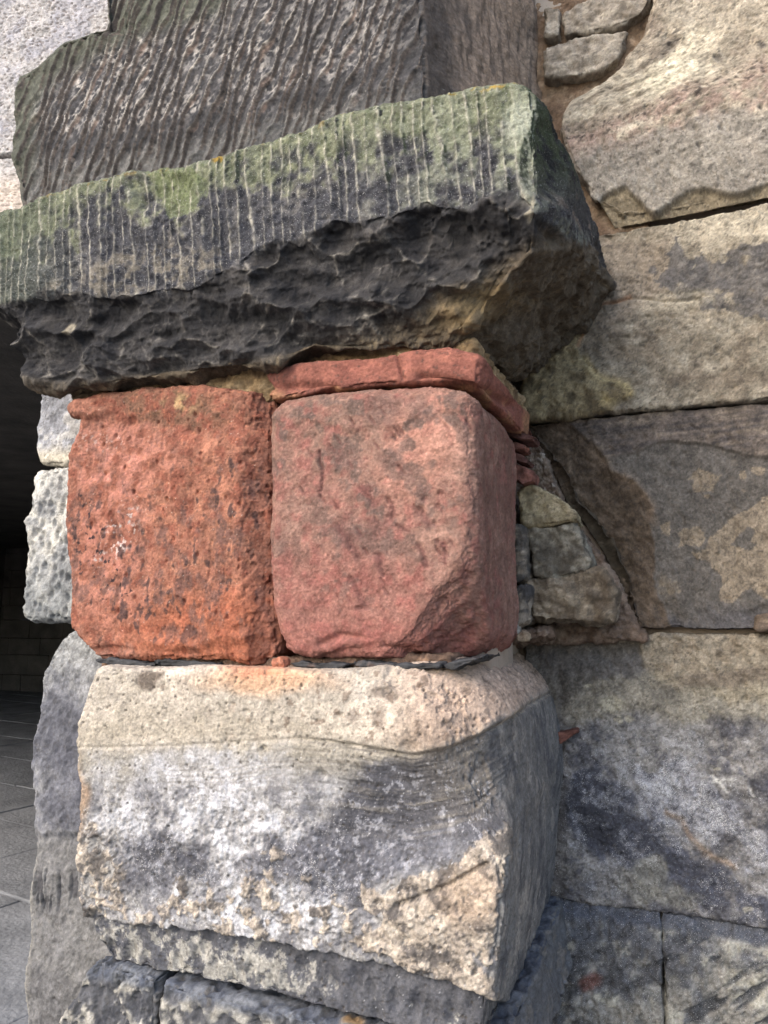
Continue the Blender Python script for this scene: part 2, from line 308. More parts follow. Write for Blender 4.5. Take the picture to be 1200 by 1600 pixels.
def k_up(c):
    n1, n2 = c.fbm(22, 4, 61), c.fbm(85, 4, 62); b = ss(c.vor(75, 3)[0] + .25 * c.fbm(150, 2, 8), .62, .38)
    c.base((142, 139, 136)); c.mix((204, 197, 188), ss(n1 + n2, .1, 1) * .8); c.mix((60, 60, 63), b * ss(n1 + .5, -.3, .4) * .95); c.mix((78, 77, 79), ss(-n2 - .4 * n1, -.1, .4) * .85)
    c.mix((148, 122, 108), ss(c.f, .0, .08) * ss(.3 - c.f, 0, .1) * ss(n1, -.3, .3) * .5)
    c.mix((126, 108, 96), np.exp(-((c.f - .13) / .08) ** 2) * ss(n1, -.5, .5) * .5); c.mix((230, 220, 204), c.rid * (.75 + .25 * ss(n2, -.5, .5)))
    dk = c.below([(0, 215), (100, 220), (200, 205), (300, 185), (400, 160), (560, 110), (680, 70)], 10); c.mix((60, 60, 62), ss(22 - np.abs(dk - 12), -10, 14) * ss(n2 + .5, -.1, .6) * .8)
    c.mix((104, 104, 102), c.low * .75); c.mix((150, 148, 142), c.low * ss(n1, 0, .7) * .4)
    c.mix((98, 101, 88), ss(c.sd([(-20, 330), (15, 240), (20, 150), (60, 92), (150, 40), (200, 20), (330, -20)], 6, closed=False), 55, 15) * .85)
    c.mix((64, 64, 66), ss(c.px, 560, 650) * ss(n2 + n1, -.6, .3) * .7)
    sd = ss(c.N[:, 0], .35, .7); c.mix((186, 164, 144), sd); c.mix((96, 89, 84), sd * ss(725 - c.px + 30 * n1, -25, 40) * .85); c.mix((150, 132, 112), sd * ss(c.px, 740, 830) * .3)
    c.mix((104, 94, 86), sd * ss(c.fbm(70, 3, 9, an=(1, 1, .25)), .15, .6) * .6)
    c.mix((225, 222, 215), ss(c.vor(230, 9)[0], .14, .05) * ss(c.fbm(300, 1, 5), .3, .6) * .6)
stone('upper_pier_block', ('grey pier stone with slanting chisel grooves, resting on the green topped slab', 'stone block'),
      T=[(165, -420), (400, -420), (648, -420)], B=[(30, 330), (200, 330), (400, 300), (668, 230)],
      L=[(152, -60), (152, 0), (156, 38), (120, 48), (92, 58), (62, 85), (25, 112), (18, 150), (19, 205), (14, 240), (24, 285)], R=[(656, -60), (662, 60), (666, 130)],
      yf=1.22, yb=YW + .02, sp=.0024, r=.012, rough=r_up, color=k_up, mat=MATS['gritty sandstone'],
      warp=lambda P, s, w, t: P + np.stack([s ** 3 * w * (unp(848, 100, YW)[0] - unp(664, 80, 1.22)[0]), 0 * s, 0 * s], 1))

# ================================================================== pale pecked wall stones, top left
def r_peck(c):
    d1, d2, rc = c.vor(95, 3, an=(1, 1, 1.7)); c.pk = ss(d1, .5, .2) * (rc > .35)
    return -.0045 * c.pk + .0026 * c.fbm(50, 3, 1) + .004 * c.fbm(8, 2, 3) + .001 * c.fbm(200, 2, 5)
def k_peck(c):
    n1, n2 = c.fbm(14, 3, 61), c.fbm(80, 4, 62)
    c.base((192, 189, 187)); c.mix((164, 164, 174), ss(n1, -.3, .5) * .6); c.mix((216, 210, 208), ss(n2, 0, .8) * .6); c.mix((158, 142, 134), c.pk * .5); c.mix((222, 205, 188), ss(c.py, 255, 300) * .7)
stone('pecked_block', ('pale pinkish wall stone covered in small peck marks at the upper left', 'stone block'),
      T=[(-500, -300), (260, -300)], B=[(-500, 262), (20, 240), (260, 232)], yf=1.42, yb=1.9, sp=.004, r=.01, rough=r_peck, color=k_peck)
stone('springer_block', ('pale buff wall stone showing just above the left end of the green slab', 'stone block'),
      T=[(-500, 268), (20, 246), (260, 238)], B=[(-500, 345), (20, 345), (260, 345)], yf=1.42, yb=1.9, sp=.006, r=.01, rough=r_peck, color=k_peck)

# ================================================================== left red block (orange, pitted)
def r_redl(c):
    d1, _, rc = c.vor(75, 4, an=(1, 1, .8)); e1, _, re = c.vor(190, 8)
    h = .005 * c.fbm(10, 3, 1) + .0030 * c.fbm(24, 3, 2) + .0012 * c.fbm(110, 3, 3)
    c.pit = ss(d1, .38, .15) * (rc > .86); c.pit2 = ss(e1, .4, .12) * (re > .8)
    h -= .003 * c.pit + .0013 * c.pit2
    c.scar = ss(c.fbm(45, 3, 14, an=(1.6, 1, .6)), .25, .7); h -= .002 * c.scar
    for (x, y, a, b, d) in [(375, 985, 12, 8, .006), (205, 658, 7, 8, .006), (135, 750, 6, 10, .004), (300, 850, 8, 14, .004), (345, 905, 8, 14, .003), (262, 783, 9, 6, .004), (175, 1015, 26, 6, .006), (225, 920, 16, 22, .002), (290, 1020, 20, 6, .005)]:
        h -= d * c.ell(x, y, a, b, 0, .6, 2)
    h += .012 * c.ell(135, 640, 30, 12, 10, .5, 4) - .004 * c.line([(100, 672), (130, 668), (200, 662), (300, 672), (410, 668)], 14, jit=6)
    h += .006 * c.line([(230, 1000), (300, 1010), (345, 995), (395, 990)], 10, jit=4)
    return h
def k_redl(c):
    n1, n2, n3 = c.fbm(16, 4, 61), c.fbm(60, 4, 62), c.fbm(200, 3, 63)
    c.base((170, 116, 95)); c.mix((196, 138, 112), ss(n2 + n1 * .5, 0, .9) * .8); c.mix((144, 86, 70), ss(-n2, 0, .7) * .7); c.mix((180, 108, 80), c.ell(330, 985, 130, 60, 0, .5, 20) * .7)
    c.mix((206, 140, 124), (c.ell(190, 700, 90, 60, 0, .6) + c.ell(170, 850, 60, 120, 0, .6)) * ss(n2 + .5, 0, 1) * .6)
    g = ss(c.fbm(34, 5, 14, an=(1.2, 1, .8), gain=.65) + .35 * n1, .05, .6)
    reg = np.clip(c.ell(240, 900, 150, 120, 0, .5) + c.ell(360, 830, 60, 130, 0, .5) + c.ell(330, 750, 70, 60, 0, .5) + c.ell(140, 800, 50, 120, 0, .6) * .6, 0, 1)
    c.mix((124, 94, 86), g * (.2 + .55 * reg)); c.mix((84, 66, 64), ss(n2 * .6 + c.fbm(50, 3, 77, an=(1.4, 1, .7)), .5, .85) * reg * .8)
    c.mix((122, 92, 74), c.ell(260, 638, 100, 30, 5, .4) * ss(n2, -.6, .3) * .8); c.mix((212, 180, 132), c.ell(270, 632, 34, 16, 0, .6) * ss(n2, -.2, .4) * .8)
    c.mix((52, 44, 48), ss(c.fbm(110, 3, 19), .5, .75) * c.poly([(95, 740), (150, 780), (190, 870), (230, 930), (180, 960), (120, 900)], 20, jit=12) * .9)
    c.mix((228, 215, 208), ss(c.fbm(160, 3, 29), .35, .6) * (c.ell(190, 830, 22, 42, 25, .5) + c.ell(155, 878, 12, 12) + .5 * c.ell(155, 690, 40, 20)) * .9)
    c.mix((104, 54, 42), c.pit * .6); c.mix((80, 52, 48), c.pit2 * .45); c.mix((226, 150, 112), ss(n3, .45, .8) * .35)
    c.mix((226, 215, 200), ss(c.vor(120, 41)[0], .10, .05) * .7)
    c.mix((138, 96, 84), ss(c.px, 385, 415) * ss(n2 + .6, 0, 1) * .6)  # shade on the edge turning into the joint, put into the colour
stone('red_block', ('bright orange red pitted sandstone block, the left one of the two under the overhanging slab', 'stone block'),
      T=[(113, 622), (140, 612), (200, 606), (300, 600), (400, 606), (417, 618)], B=[(152, 1034), (200, 1030), (245, 1032), (300, 1036), (345, 1034), (385, 1044), (425, 1028)],
      L=[(108, 640), (120, 652), (118, 665), (108, 690), (96, 712), (96, 760), (100, 830), (104, 900), (103, 955), (104, 985), (122, 1000)], R=[(414, 700), (414, 900), (420, 980)],
      yf=1.17, yb=1.55, sp=.0017, r=.018, grime=.15, rough=r_redl, color=k_redl, mat=MATS['red sandstone'],
      warp=lambda P, s, w, t: P + np.stack([0 * s, .03 * ss(s, .86, 1.0) * (1 - w) ** 2, 0 * s], 1))

# ================================================================== right red block (dusky pink, chipped lower corner)
GASH = [([(500, 705), (502, 730), (500, 775)], 3, .0045), ([(607, 780), (613, 806)], 5, .005), ([(618, 820), (636, 830)], 3, .002), ([(527, 822), (540, 840), (556, 868)], 7, .003), ([(590, 868), (598, 898)], 4, .004), ([(655, 850), (665, 884)], 4, .003),
        ([(690, 850), (696, 880)], 3, .002), ([(550, 905), (570, 950)], 5, .002), ([(565, 760), (585, 785)], 5, .002), ([(655, 798), (668, 815)], 6, .004)]
def r_redr(c):
    h = .004 * c.fbm(8, 3, 1) + .0016 * c.fbm(45, 4, 2) + .0008 * c.fbm(160, 3, 3)
    c.g = 0
    for pts, wd, d in GASH: m = c.line(pts, wd * 1.1, jit=3, scale=60); c.g = np.maximum(c.g, m); h -= d * m
    for (x, y, a, b) in [(688, 770, 5, 5), (664, 778, 4, 4), (683, 790, 4, 5), (683, 845, 4, 4), (679, 818, 5, 4), (560, 950, 6, 4), (655, 800, 8, 10)]: m = c.ell(x, y, a, b, 0, .5, 1); c.g = np.maximum(c.g, m * .7); h -= .003 * m
    rp = c.P @ np.array([[.82, 0, -.57], [0, 1, 0], [.57, 0, .82]]); d1, _, rc = vor(rp, 42, 61, an=(2.6, 1, .62)); nk = ss(d1, .42, .12) * (rc > .62) * ss(c.fbm(9, 3, 62) + .5 * c.ell(620, 780, 110, 130, 0, .7), .0, .3) * ss(-c.N[:, 1], .6, .85)
    c.g = np.maximum(c.g, nk * .8); h -= .0028 * nk
    h -= .007 * c.line([(500, 1003), (530, 992), (560, 995)], 6, jit=3) + .007 * c.line([(510, 1032), (540, 1015), (600, 1012), (660, 1028)], 9, jit=3)
    h += .003 * ss(c.below([(420, 660), (600, 672), (690, 640)], 10), 4, -6) * c.ell(560, 640, 150, 50, -4, .4)
    h -= .0012 * ss(c.fbm(30, 4, 14), .1, .6)
    h += .003 * c.fbm(26, 3, 20) * ss(c.py, 960, 1010)
    return h
def k_redr(c):
    n1, n2, n3 = c.fbm(12, 4, 61), c.fbm(55, 4, 62), c.fbm(220, 3, 63)
    c.base((159, 121, 107)); c.mix((178, 142, 126), ss(n2 + n1, 0, 1) * .7); c.mix((158, 100, 92), ss(-n2 - .5 * n1, 0, .9) * .6)
    c.mix((206, 150, 130), c.ell(650, 700, 50, 90, 20, .6, 16) * .6); c.mix((172, 108, 98), c.ell(540, 950, 150, 80, 0, .6) * .4)
    g = ss(c.fbm(34, 4, 14) + .4 * n2, .1, .45); reg = np.clip(c.ell(480, 690, 90, 80, 20, .5) + c.ell(640, 640, 110, 40, 0, .5) + c.ell(640, 760, 100, 110, 0, .5) * .7 + c.ell(540, 860, 60, 90, 0, .5) * .6 + c.ell(420, 880, 30, 40) * .6, 0, 1)
    c.mix((120, 100, 92), g * (.10 + .75 * reg)); c.mix((142, 116, 102), c.ell(480, 670, 110, 60, 15, .6) * ss(n1 + n2, -.6, .5) * .55)
    for (x, y, a, b) in [(615, 720, 22, 16), (540, 715, 26, 18), (585, 765, 14, 12), (660, 770, 14, 12), (600, 640, 24, 20), (655, 640, 30, 14), (580, 840, 30, 26), (540, 835, 14, 30)]: c.mix((124, 100, 92), c.ell(x, y, a, b, 20, .5, 9, 50) * .6)
    c.mix((112, 76, 72), c.g * .7); c.mix((222, 168, 150), ss(n3, .4, .8) * .3); c.mix((110, 66, 60), ss(-n3, .5, .8) * .3)
    sd = ss(c.N[:, 0], .6, .85); c.mix((134, 102, 90), sd * ss(c.fbm(30, 4, 12, an=(1, 1, .6)), .1, .5) * .6)
    c.mix((158, 96, 88), ss(c.py, 960, 1010) * .4)
stone('red_block', ('dusky pink sandstone block with a chipped lower right corner, beside the orange red block', 'stone block'),
      T=[(419, 634), (440, 622), (500, 612), (560, 606), (620, 600), (690, 598), (746, 606)], B=[(455, 1028), (500, 1034), (560, 1032), (620, 1034), (680, 1040), (742, 1034)],
      L=[(414, 662), (413, 740), (414, 830), (415, 900), (418, 950), (428, 990), (440, 1012)], R=[(743, 700), (743, 850), (743, 960)],
      yf=1.165, yb=1.52, sp=.0017, chip=.002, r=.030, grime=.12, rough=r_redr, color=k_redr, mat=MATS['red sandstone'],
      cuts=[((690, 922, 1.165), (.80, -.72, -.62), .005), ((770, 1000, 1.3), (.75, 0, -.7), .008), ((748, 606, 1.165), (.55, -.5, .35), .012)])

# ================================================================== thin red course over it, with flaking shards
def r_thin(c):
    h = .003 * c.fbm(14, 3, 1) + .0012 * c.fbm(60, 3, 2)
    return h - .011 * c.line([(420, 606), (460, 604), (520, 606)], 9, jit=2) - .012 * c.line([(660, 590), (700, 596), (745, 604), (800, 634)], 8, jit=2) - .006 * c.line([(621, 555), (630, 590)], 2.5, jit=2)
def k_thin(c):
    n1, n2 = c.fbm(20, 3, 5), c.fbm(80, 3, 6); c.base((160, 104, 90)); c.mix((134, 84, 74), ss(n1, 0, .7) * .6); c.mix((196, 130, 110), ss(n2, .1, .8) * .5)
    c.mix((214, 176, 124), ss(c.below([(415, 602), (600, 608), (640, 600), (745, 608)], 3), -2, 4) * ss(n1, -.2, .4) * .5)
stone('red_levelling_slab', ('thin smooth red sandstone slab wedged between the dusky pink block and the black slab', 'stone slab'),
      T=[(414, 578), (460, 566), (520, 560), (600, 556), (640, 545), (700, 540), (752, 552)], B=[(416, 622), (440, 624), (500, 611), (560, 604), (620, 600), (690, 597), (748, 604)],
      yf=1.175, yb=1.56, sp=.002, r=.012, rough=r_thin, color=k_thin, mat=MATS['red sandstone'],
      warp=lambda P, s, w, t: P + np.stack([s ** 4 * w * .012, 0 * s, 0 * s], 1))
def shard(pts, Y, th, d, lab, col=(150, 84, 72), name='red_shard', grp='red shards packed beside the pink block', cat='stone shard', mat='red sandstone', z=0):
    (a, b), (e, f) = pts
    def kc(c): c.base(col); n = c.fbm(60, 3, 3); c.mul(1 + .22 * n)
    stone(name, (lab, cat, grp), T=[(a, b), ((a + e) / 2, (b + f) / 2 - 2), (e, f)], B=[(a + 2, b + th), ((a + e) / 2, (b + f) / 2 + th * 1.1), (e - 3, f + th * .6)],
          yf=Y, yb=Y + d, sp=.0025, r=.003, back=True, color=kc, mat=MATS[mat], rough=lambda c: .0025 * c.fbm(40, 3, z) + .001 * c.fbm(160, 2, z))
for i, (p, Y, th, d, lab) in enumerate([
        ([(772, 640), (818, 655)], 1.52, 9, .08, 'topmost thin red shard in the crack under the red slab'),
        ([(780, 656), (822, 664)], 1.53, 8, .08, 'second red shard down beside the pink block'),
        ([(786, 670), (836, 682)], 1.53, 9, .07, 'pointed red shard sticking out furthest from the crack'),
        ([(792, 690), (822, 696)], 1.54, 8, .07, 'dark red shard just under the pointed one'),
        ([(796, 704), (828, 718)], 1.54, 10, .06, 'splintered red shard above the red wedge'),
        ([(798, 722), (836, 738)], 1.55, 24, .06, 'red wedge of stone lowest of the red shards')]):
    shard(p, Y, th, d, lab, (148, 102, 90) if i % 2 else (122, 88, 80), z=i)
# mortar over the left red block and at the joint between the two
def r_mort(c): return .006 * np.minimum(c.vor(55, 71)[0], 1) - .003 + .006 * c.fbm(25, 3, 1) + .004 * c.fbm(90, 4, 2, ridge=True) + .0012 * c.fbm(260, 2, 4)
def k_mort(c):
    n1, n2 = c.fbm(25, 3, 5), c.fbm(90, 4, 6); c.base((170, 144, 108)); c.mix((206, 182, 144), ss(n2 + n1, 0, .9) * .7); c.mix((112, 92, 72), ss(-n1, 0, .5) * .7); c.mix((52, 44, 40), ss(240 - np.abs(c.px - 200) - 60 + 100 * n1, 0, 120) * ss(-n2, 0, .4) * .5)
stone('mortar_joint', ('crumbling buff mortar between the orange red block and the black slab', 'mortar'),
      T=[(110, 596), (250, 590), (380, 578), (432, 574)], B=[(112, 650), (200, 640), (300, 640), (400, 640), (414, 634)], R=[(436, 600), (428, 622)], yf=1.205, yb=1.5, sp=.003, r=.006, rough=r_mort, color=k_mort, mat=MATS['mortar'])
stone('mortar_joint', ('ochre mortar smear between the thin red slab and the slab above it', 'mortar'),
      T=[(440, 556), (560, 540), (700, 528), (742, 532)], B=[(440, 572), (560, 566), (640, 560), (742, 556)], yf=1.215, yb=1.6, sp=.003, r=.004, rough=r_mort, color=k_mort, mat=MATS['mortar'],
      warp=lambda P, s, w, t: P + np.stack([s ** 4 * w * .012, 0 * s, 0 * s], 1))
stone('mortar_joint', ('thin dark sandy mortar squeezed around the black slates on top of the base block', 'mortar'),
      T=[(160, 1024), (430, 1028), (700, 1026)], B=[(162, 1048), (430, 1052), (700, 1048)], yf=1.196, yb=1.5, sp=.003, r=.005, rough=r_mort, color=lambda c: (c.base((120, 98, 84)), c.mix((170, 140, 118), ss(c.fbm(60, 4, 3), 0, .6))), mat=MATS['mortar'])
# slate packers
def slate(pts, th, Y, lab, z):
    (a, b), (e, f) = pts
    def kc(c): c.base((50, 51, 54)); c.mul(1 + .35 * c.fbm(50, 4, 3)); c.mix((120, 92, 80), ss(c.fbm(40, 3, 9), .4, .8) * .5)
    stone('slate_packer', (lab, 'slate packer', 'black slates packed under the red blocks'), T=[(a, b + 3), (a + (e - a) * .2, b - 1), ((a + e) / 2, (b + f) / 2), (e, f + 1)], B=[(a + 6, b + th * .8), (a + (e - a) * .4, b + th * 1.2), (a + (e - a) * .7, f + th), (e - 6, f + th * .6)],
          yf=Y + .014, yb=Y + .2, sp=.0025, r=.002, back=True, color=kc, mat=MATS['slate'], rough=lambda c: .004 * c.fbm(45, 4, z, gain=.65) + .0025 * c.fbm(16, 3, z + 3, an=(1, 1, 8)))
for z, (p, th, Y, lab) in enumerate([([(148, 1029), (248, 1034)], 10, 1.158, 'black slate packer under the left end of the orange red block'),
        ([(240, 1030), (345, 1036)], 10, 1.166, 'black slate packer under the middle of the orange red block'),
        ([(452, 1034), (545, 1037)], 9, 1.150, 'black slate packer under the left end of the pink block'),
        ([(548, 1033), (628, 1037)], 9, 1.156, 'black slate packer under the middle of the pink block'),
        ([(610, 1038), (692, 1037)], 9, 1.145, 'long black slate packer under the right half of the pink block'),
        ([(688, 1036), (745, 1028)], 10, 1.155, 'short tilted black slate packer under the right end of the pink block')]):
    slate(p, th, Y, lab, z)

# ================================================================== big pale base block
LEDGE = [(100, 1425), (150, 1437), (250, 1450), (330, 1455), (400, 1470), (480, 1486), (560, 1500), (620, 1516), (700, 1535), (760, 1556), (800, 1570)]
CREAM = [(100, 1165), (200, 1168), (350, 1160), (460, 1152), (560, 1165), (640, 1182), (700, 1170), (760, 1145), (820, 1105), (860, 1080)]
def w_white(P, s, w, t):
    P = P.copy(); cor = unp(768, 1030, 1.12); zt = cor[2]; zz = HC - P[:, 2]
    k = ss(P[:, 0], cor[0] - .34, cor[0] - .04); rv = np.interp(zz, [.05, .2, .27, .34, .42], [.135, .125, .09, .035, .012])
    R = .026 + (rv - .026) * k + .012 * fbm(P, 6, 2, 8) * k
    xr = P[:, 0] + 0; xf = np.interp(P[:, 2], XR[:, 1], XR[:, 0])        # right face of this stone at each height
    ax = np.maximum(xr - (xf - R), 0); ay = np.maximum((1.12 + R) - P[:, 1], 0); az = np.maximum(P[:, 2] - (zt - .004 - R), 0)
    L = np.sqrt(ax ** 2 + ay ** 2 + az ** 2); f = np.where(L > R, R / np.maximum(L, 1e-9), 1)
    P[:, 0] -= ax * (1 - f); P[:, 1] += ay * (1 - f); P[:, 2] -= az * (1 - f)
    return P
_xr = [unp(x, y, 1.12) for x, y in [(768, 1042), (776, 1160), (795, 1250), (802, 1310), (792, 1400), (774, 1550), (762, 1652)]]
XR = np.array(sorted([(p[0] - .004, p[2]) for p in _xr], key=lambda q: q[1]))
def r_white(c):
    b = c.below(LEDGE, 7, 45, 2); low = ss(b, -2, 4); cb = c.below(CREAM, 2, 12, 3); crm = ss(cb, 4, -6); c.low = low
    n = c.fbm(30, 4, 11)
    h = .004 * c.fbm(7, 3, 1) + .0014 * c.fbm(40, 4, 2) + .0007 * c.fbm(180, 3, 3)
    c.rg = np.clip(c.ell(370, 1340, 190, 110, 15, .5) + c.ell(160, 1370, 50, 120, 0, .4) + c.ell(640, 1440, 190, 110, 15, .4), 0, 1) * (1 - crm)
    h += c.rg * (.0035 * c.fbm(70, 4, 5) + .0015 * c.fbm(200, 2, 6))
    # bedding strata under the cream band, dipping round the corner
    st = (cb + 2.5 * c.fbm(20, 3, 8)); win = ss(cb, -14, 0) * ss(90 - cb, 0, 40); c.st = np.sin(st / 2.2 + 9 * c.fbm(7, 4, 15, an=(.6, 1, 2))) * win * ss(c.fbm(14, 3, 71, an=(.4, 1, 1.5)), -.5, .4)
    c.bed = c.streak((c.P[:, 0] + .8 * c.P[:, 1]) * 11, cb * .17, 5); c.bw = ss(cb, -12, 4) * ss(cb, 175, 90) * (.25 + .75 * ss(c.px, 420, 640)) * (1 - .9 * ss(c.P[:, 1], 1.22, 1.4))
    h += .0022 * c.bed * c.bw + .012 * ss(cb, 6, -8) * ss(c.px, 540, 690) * (1 - ss(c.P[:, 1], 1.3, 1.5))
    h += .0003 * c.st * ss(c.fbm(12, 3, 70), -.4, .5) - .004 * np.exp(-((cb - 2) / 4.) ** 2) * ss(c.px, 420, 520) - .002 * np.exp(-((cb - 1) / 2.5) ** 2)
    h -= .026 * c.ell(690, 1265, 150, 85, -22, .8, 10)                   # hollow worn in the right half
    h -= low * (.010 - .004 * ss(c.px, 300, 150)) ; d1, _, _ = c.vor(48, 4, an=(1, 1, .55)); h -= low * .007 * ss(d1, .7, .1)
    # crust lobes
    d1, _, rc = c.vor(85, 14); c.lobe = ss(d1, .52, .42) * (rc > .3)
    c.cr = np.clip(c.poly([(555, 1372), (600, 1395), (640, 1380), (700, 1345), (800, 1290), (810, 1320), (780, 1360), (775, 1430), (768, 1560), (700, 1535), (640, 1515), (560, 1470), (600, 1440), (570, 1410)], 7, jit=16, scale=35)
                   + c.poly([(112, 1290), (150, 1290), (185, 1330), (195, 1400), (160, 1450), (118, 1440)], 7, jit=14, scale=35) * (c.lobe * .4 + .45)
                   + c.poly([(240, 1400), (420, 1330), (560, 1420), (600, 1500), (420, 1470), (250, 1445), (140, 1430)], 12, jit=22) * ss(c.fbm(60, 4, 72), -.1, .3) * .8, 0, 1) * (1 - low)
    c.cr = c.patch(c.cr, .75, 48, 7, .1, 6) * (.75 + .25 * c.cr); h += .0032 * c.cr + .0016 * c.cr * c.fbm(60, 4, 73)
    h -= .010 * c.line([(620, 1415), (700, 1385), (760, 1352)], 4, jit=2)
    for (x, y, a, d) in [(755, 1126, 4, .006), (362, 1102, 5, .003), (500, 1078, 10, .002), (530, 1118, 6, .003), (410, 1170, 5, .004), (375, 1290, 8, .004), (345, 1285, 6, .003), (430, 1208, 12, .003), (500, 1210, 9, .005), (385, 1112, 5, .003), (640, 1170, 14, .005), (150, 1430, 12, .01)]: h -= d * c.ell(x, y, a, a * .8, 0, .5, 1)
    e1, _, re = c.vor(110, 24); c.pit = ss(e1, .33, .12) * (re > .8); h -= .0028 * c.pit
    return h
def k_white(c):
    n1, n2, n3 = c.fbm(14, 4, 61), c.fbm(60, 4, 62), c.fbm(190, 3, 63)
    cb = c.below(CREAM, 4, 12, 3); crm = ss(cb + 6 * n2, 16, -22)
    c.base((158, 155, 150)); c.mix((178, 170, 154), ss(cb, 70, 0) * .9)
    wm = np.clip(c.ell(350, 1290, 190, 110, 18, .6, 22) + .8 * c.ell(430, 1420, 170, 80, 12, .5, 22) + .6 * c.ell(270, 1440, 130, 40, 8), 0, 1)
    q = c.fbm(32, 6, 99, gain=.7)
    c.mix((182, 181, 182), c.patch(wm, .6, 26, 5, .4) * .75); c.mix((216, 217, 222), wm * ss(q, .05, .4) * .85)
    c.mix((112, 112, 118), (1 - crm) * ss(cb, 40, 80) * ss(-q, .05, .35) * .6)
    dk = np.clip(c.poly([(195, 1320), (260, 1300), (310, 1330), (330, 1370), (290, 1385), (240, 1410), (200, 1380)], 22) * .75
                 + c.poly([(370, 1345), (470, 1310), (570, 1200), (640, 1190), (760, 1150), (870, 1090), (900, 1500), (800, 1290), (700, 1345), (580, 1378), (560, 1400), (490, 1400)], 30), 0, 1) * (1 - crm)
    dk = c.patch(dk, .55, 22, 9, .32, 6)
    c.mix((98, 98, 104), dk * .9); c.mix((78, 78, 83), dk * ss(n1 + .5 * n2, -.1, .6) * .6); c.mix((118, 112, 104), dk * ss(c.px, 600, 720) * ss(1270 - c.py, -50, 50) * .7)
    c.mix((134, 135, 142), c.ell(660, 1340, 80, 36, -18, .6) * .5); c.mix((182, 182, 187), dk * ss(c.fbm(90, 5, 98, gain=.7), .25, .45) * .7)
    c.mix((198, 188, 173), crm * .9); c.mix((222, 209, 192), crm * ss(n1 + .6 * n2, -.1, .8) * .8); c.mix((186, 176, 158), crm * np.clip(ss(c.py, 1100, 1160) * ss(620 - c.px, 0, 200) + ss(-n2 - n1, .2, .9) * .5, 0, 1) * .8)
    c.mix((200, 170, 148), crm * ss(c.px, 560, 700) * .7); c.mix((232, 180, 140), crm * c.ell(420, 1062, 90, 20, 0, .7) * .7); c.mix((214, 138, 104), c.ell(405, 1050, 46, 8, 0, .8, 6) * .6)
    c.mix((120, 108, 98), crm * (c.ell(235, 1060, 22, 15, 0, .3, 8, 60) + .75 * c.ell(600, 1080, 24, 12, 10, .4, 10, 60) + .6 * c.ell(590, 1125, 14, 12, 0, .4, 8) + .5 * c.ell(548, 1118, 10, 12)) * .85)
    c.mix((130, 112, 98), crm * ss(c.fbm(70, 4, 44), .42, .62) * ss(c.px, 250, 480) * .6)
    c.mix((66, 64, 64), c.bw * ss(-c.bed, .05, .6) * ss(c.px, 300, 620) * .75); c.mix((150, 142, 128), c.bw * ss(c.bed, .1, .6) * .55); c.mix((122, 112, 98), ss(-c.st, .2, .9) * .25); c.mix((204, 192, 166), ss(c.st, .3, .9) * .15)
    c.mix((180, 167, 151), c.cr * .9); c.mix((208, 197, 181), c.cr * ss(n2 + .4 * n1, .1, .7) * .7); q2 = c.fbm(38, 6, 131, gain=.7); c.mix((92, 88, 86), c.cr * ss(-q2, .02, .3) * .8); c.mix((228, 218, 200), c.cr * ss(q2, .15, .45) * .5); c.mix((204, 174, 146), c.ell(735, 1400, 50, 40, 0, .6) * c.cr * .4)
    c.mix((74, 76, 82), ss(.5 - np.abs(c.cr - .35), .28, .45) * (1 - c.low) * ss(c.py, 1280, 1320) * .45)
    c.mix((92, 93, 98), c.low * .92); c.mix((192, 188, 176), c.low * ss(c.fbm(40, 6, 31, gain=.7) + .55 * c.ell(300, 1500, 230, 40, 12, .7) - .3 * ss(c.px, 480, 560), .3, .6) * .8); c.mix((60, 62, 70), c.low * ss(-n2, .2, .7) * .5)
    c.speck = (1 - crm) * (1 - c.cr) * (.06 + .10 * wm * ss(q, -.4, .4)) * (1 - .6 * c.low) * ss(cb, 20, 90); c.mix((180, 138, 100), c.ell(122, 1240, 14, 50, 0, .6) * .5); c.mix((92, 84, 76), c.pit * .6); c.mix((235, 235, 235), ss(c.vor(210, 77)[0], .13, .05) * (1 - crm) * .8)
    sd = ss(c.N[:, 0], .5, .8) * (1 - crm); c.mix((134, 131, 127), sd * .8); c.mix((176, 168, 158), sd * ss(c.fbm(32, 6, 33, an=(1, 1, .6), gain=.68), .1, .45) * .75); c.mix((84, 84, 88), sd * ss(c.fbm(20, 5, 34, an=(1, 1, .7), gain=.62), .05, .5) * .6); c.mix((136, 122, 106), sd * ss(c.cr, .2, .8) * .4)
stone('base_block', ('massive pale grey and cream weathered sandstone block carrying both red blocks, crusty lower edge', 'stone block'),
      T=[(148, 1040), (250, 1042), (380, 1046), (480, 1048), (600, 1048), (700, 1046), (768, 1042)], B=[(170, 1508), (240, 1528), (340, 1550), (480, 1585), (600, 1615), (762, 1652)],
      L=[(134, 1085), (119, 1130), (117, 1165), (121, 1180), (117, 1205), (122, 1225), (120, 1260), (117, 1300), (117, 1350), (118, 1400), (128, 1440), (150, 1480)], R=[(776, 1160), (795, 1250), (802, 1310), (792, 1400), (774, 1550)],
      yf=1.12, yb=YW + .02, sp=.0018, r=.014, warp=w_white, rough=r_white, color=k_white)

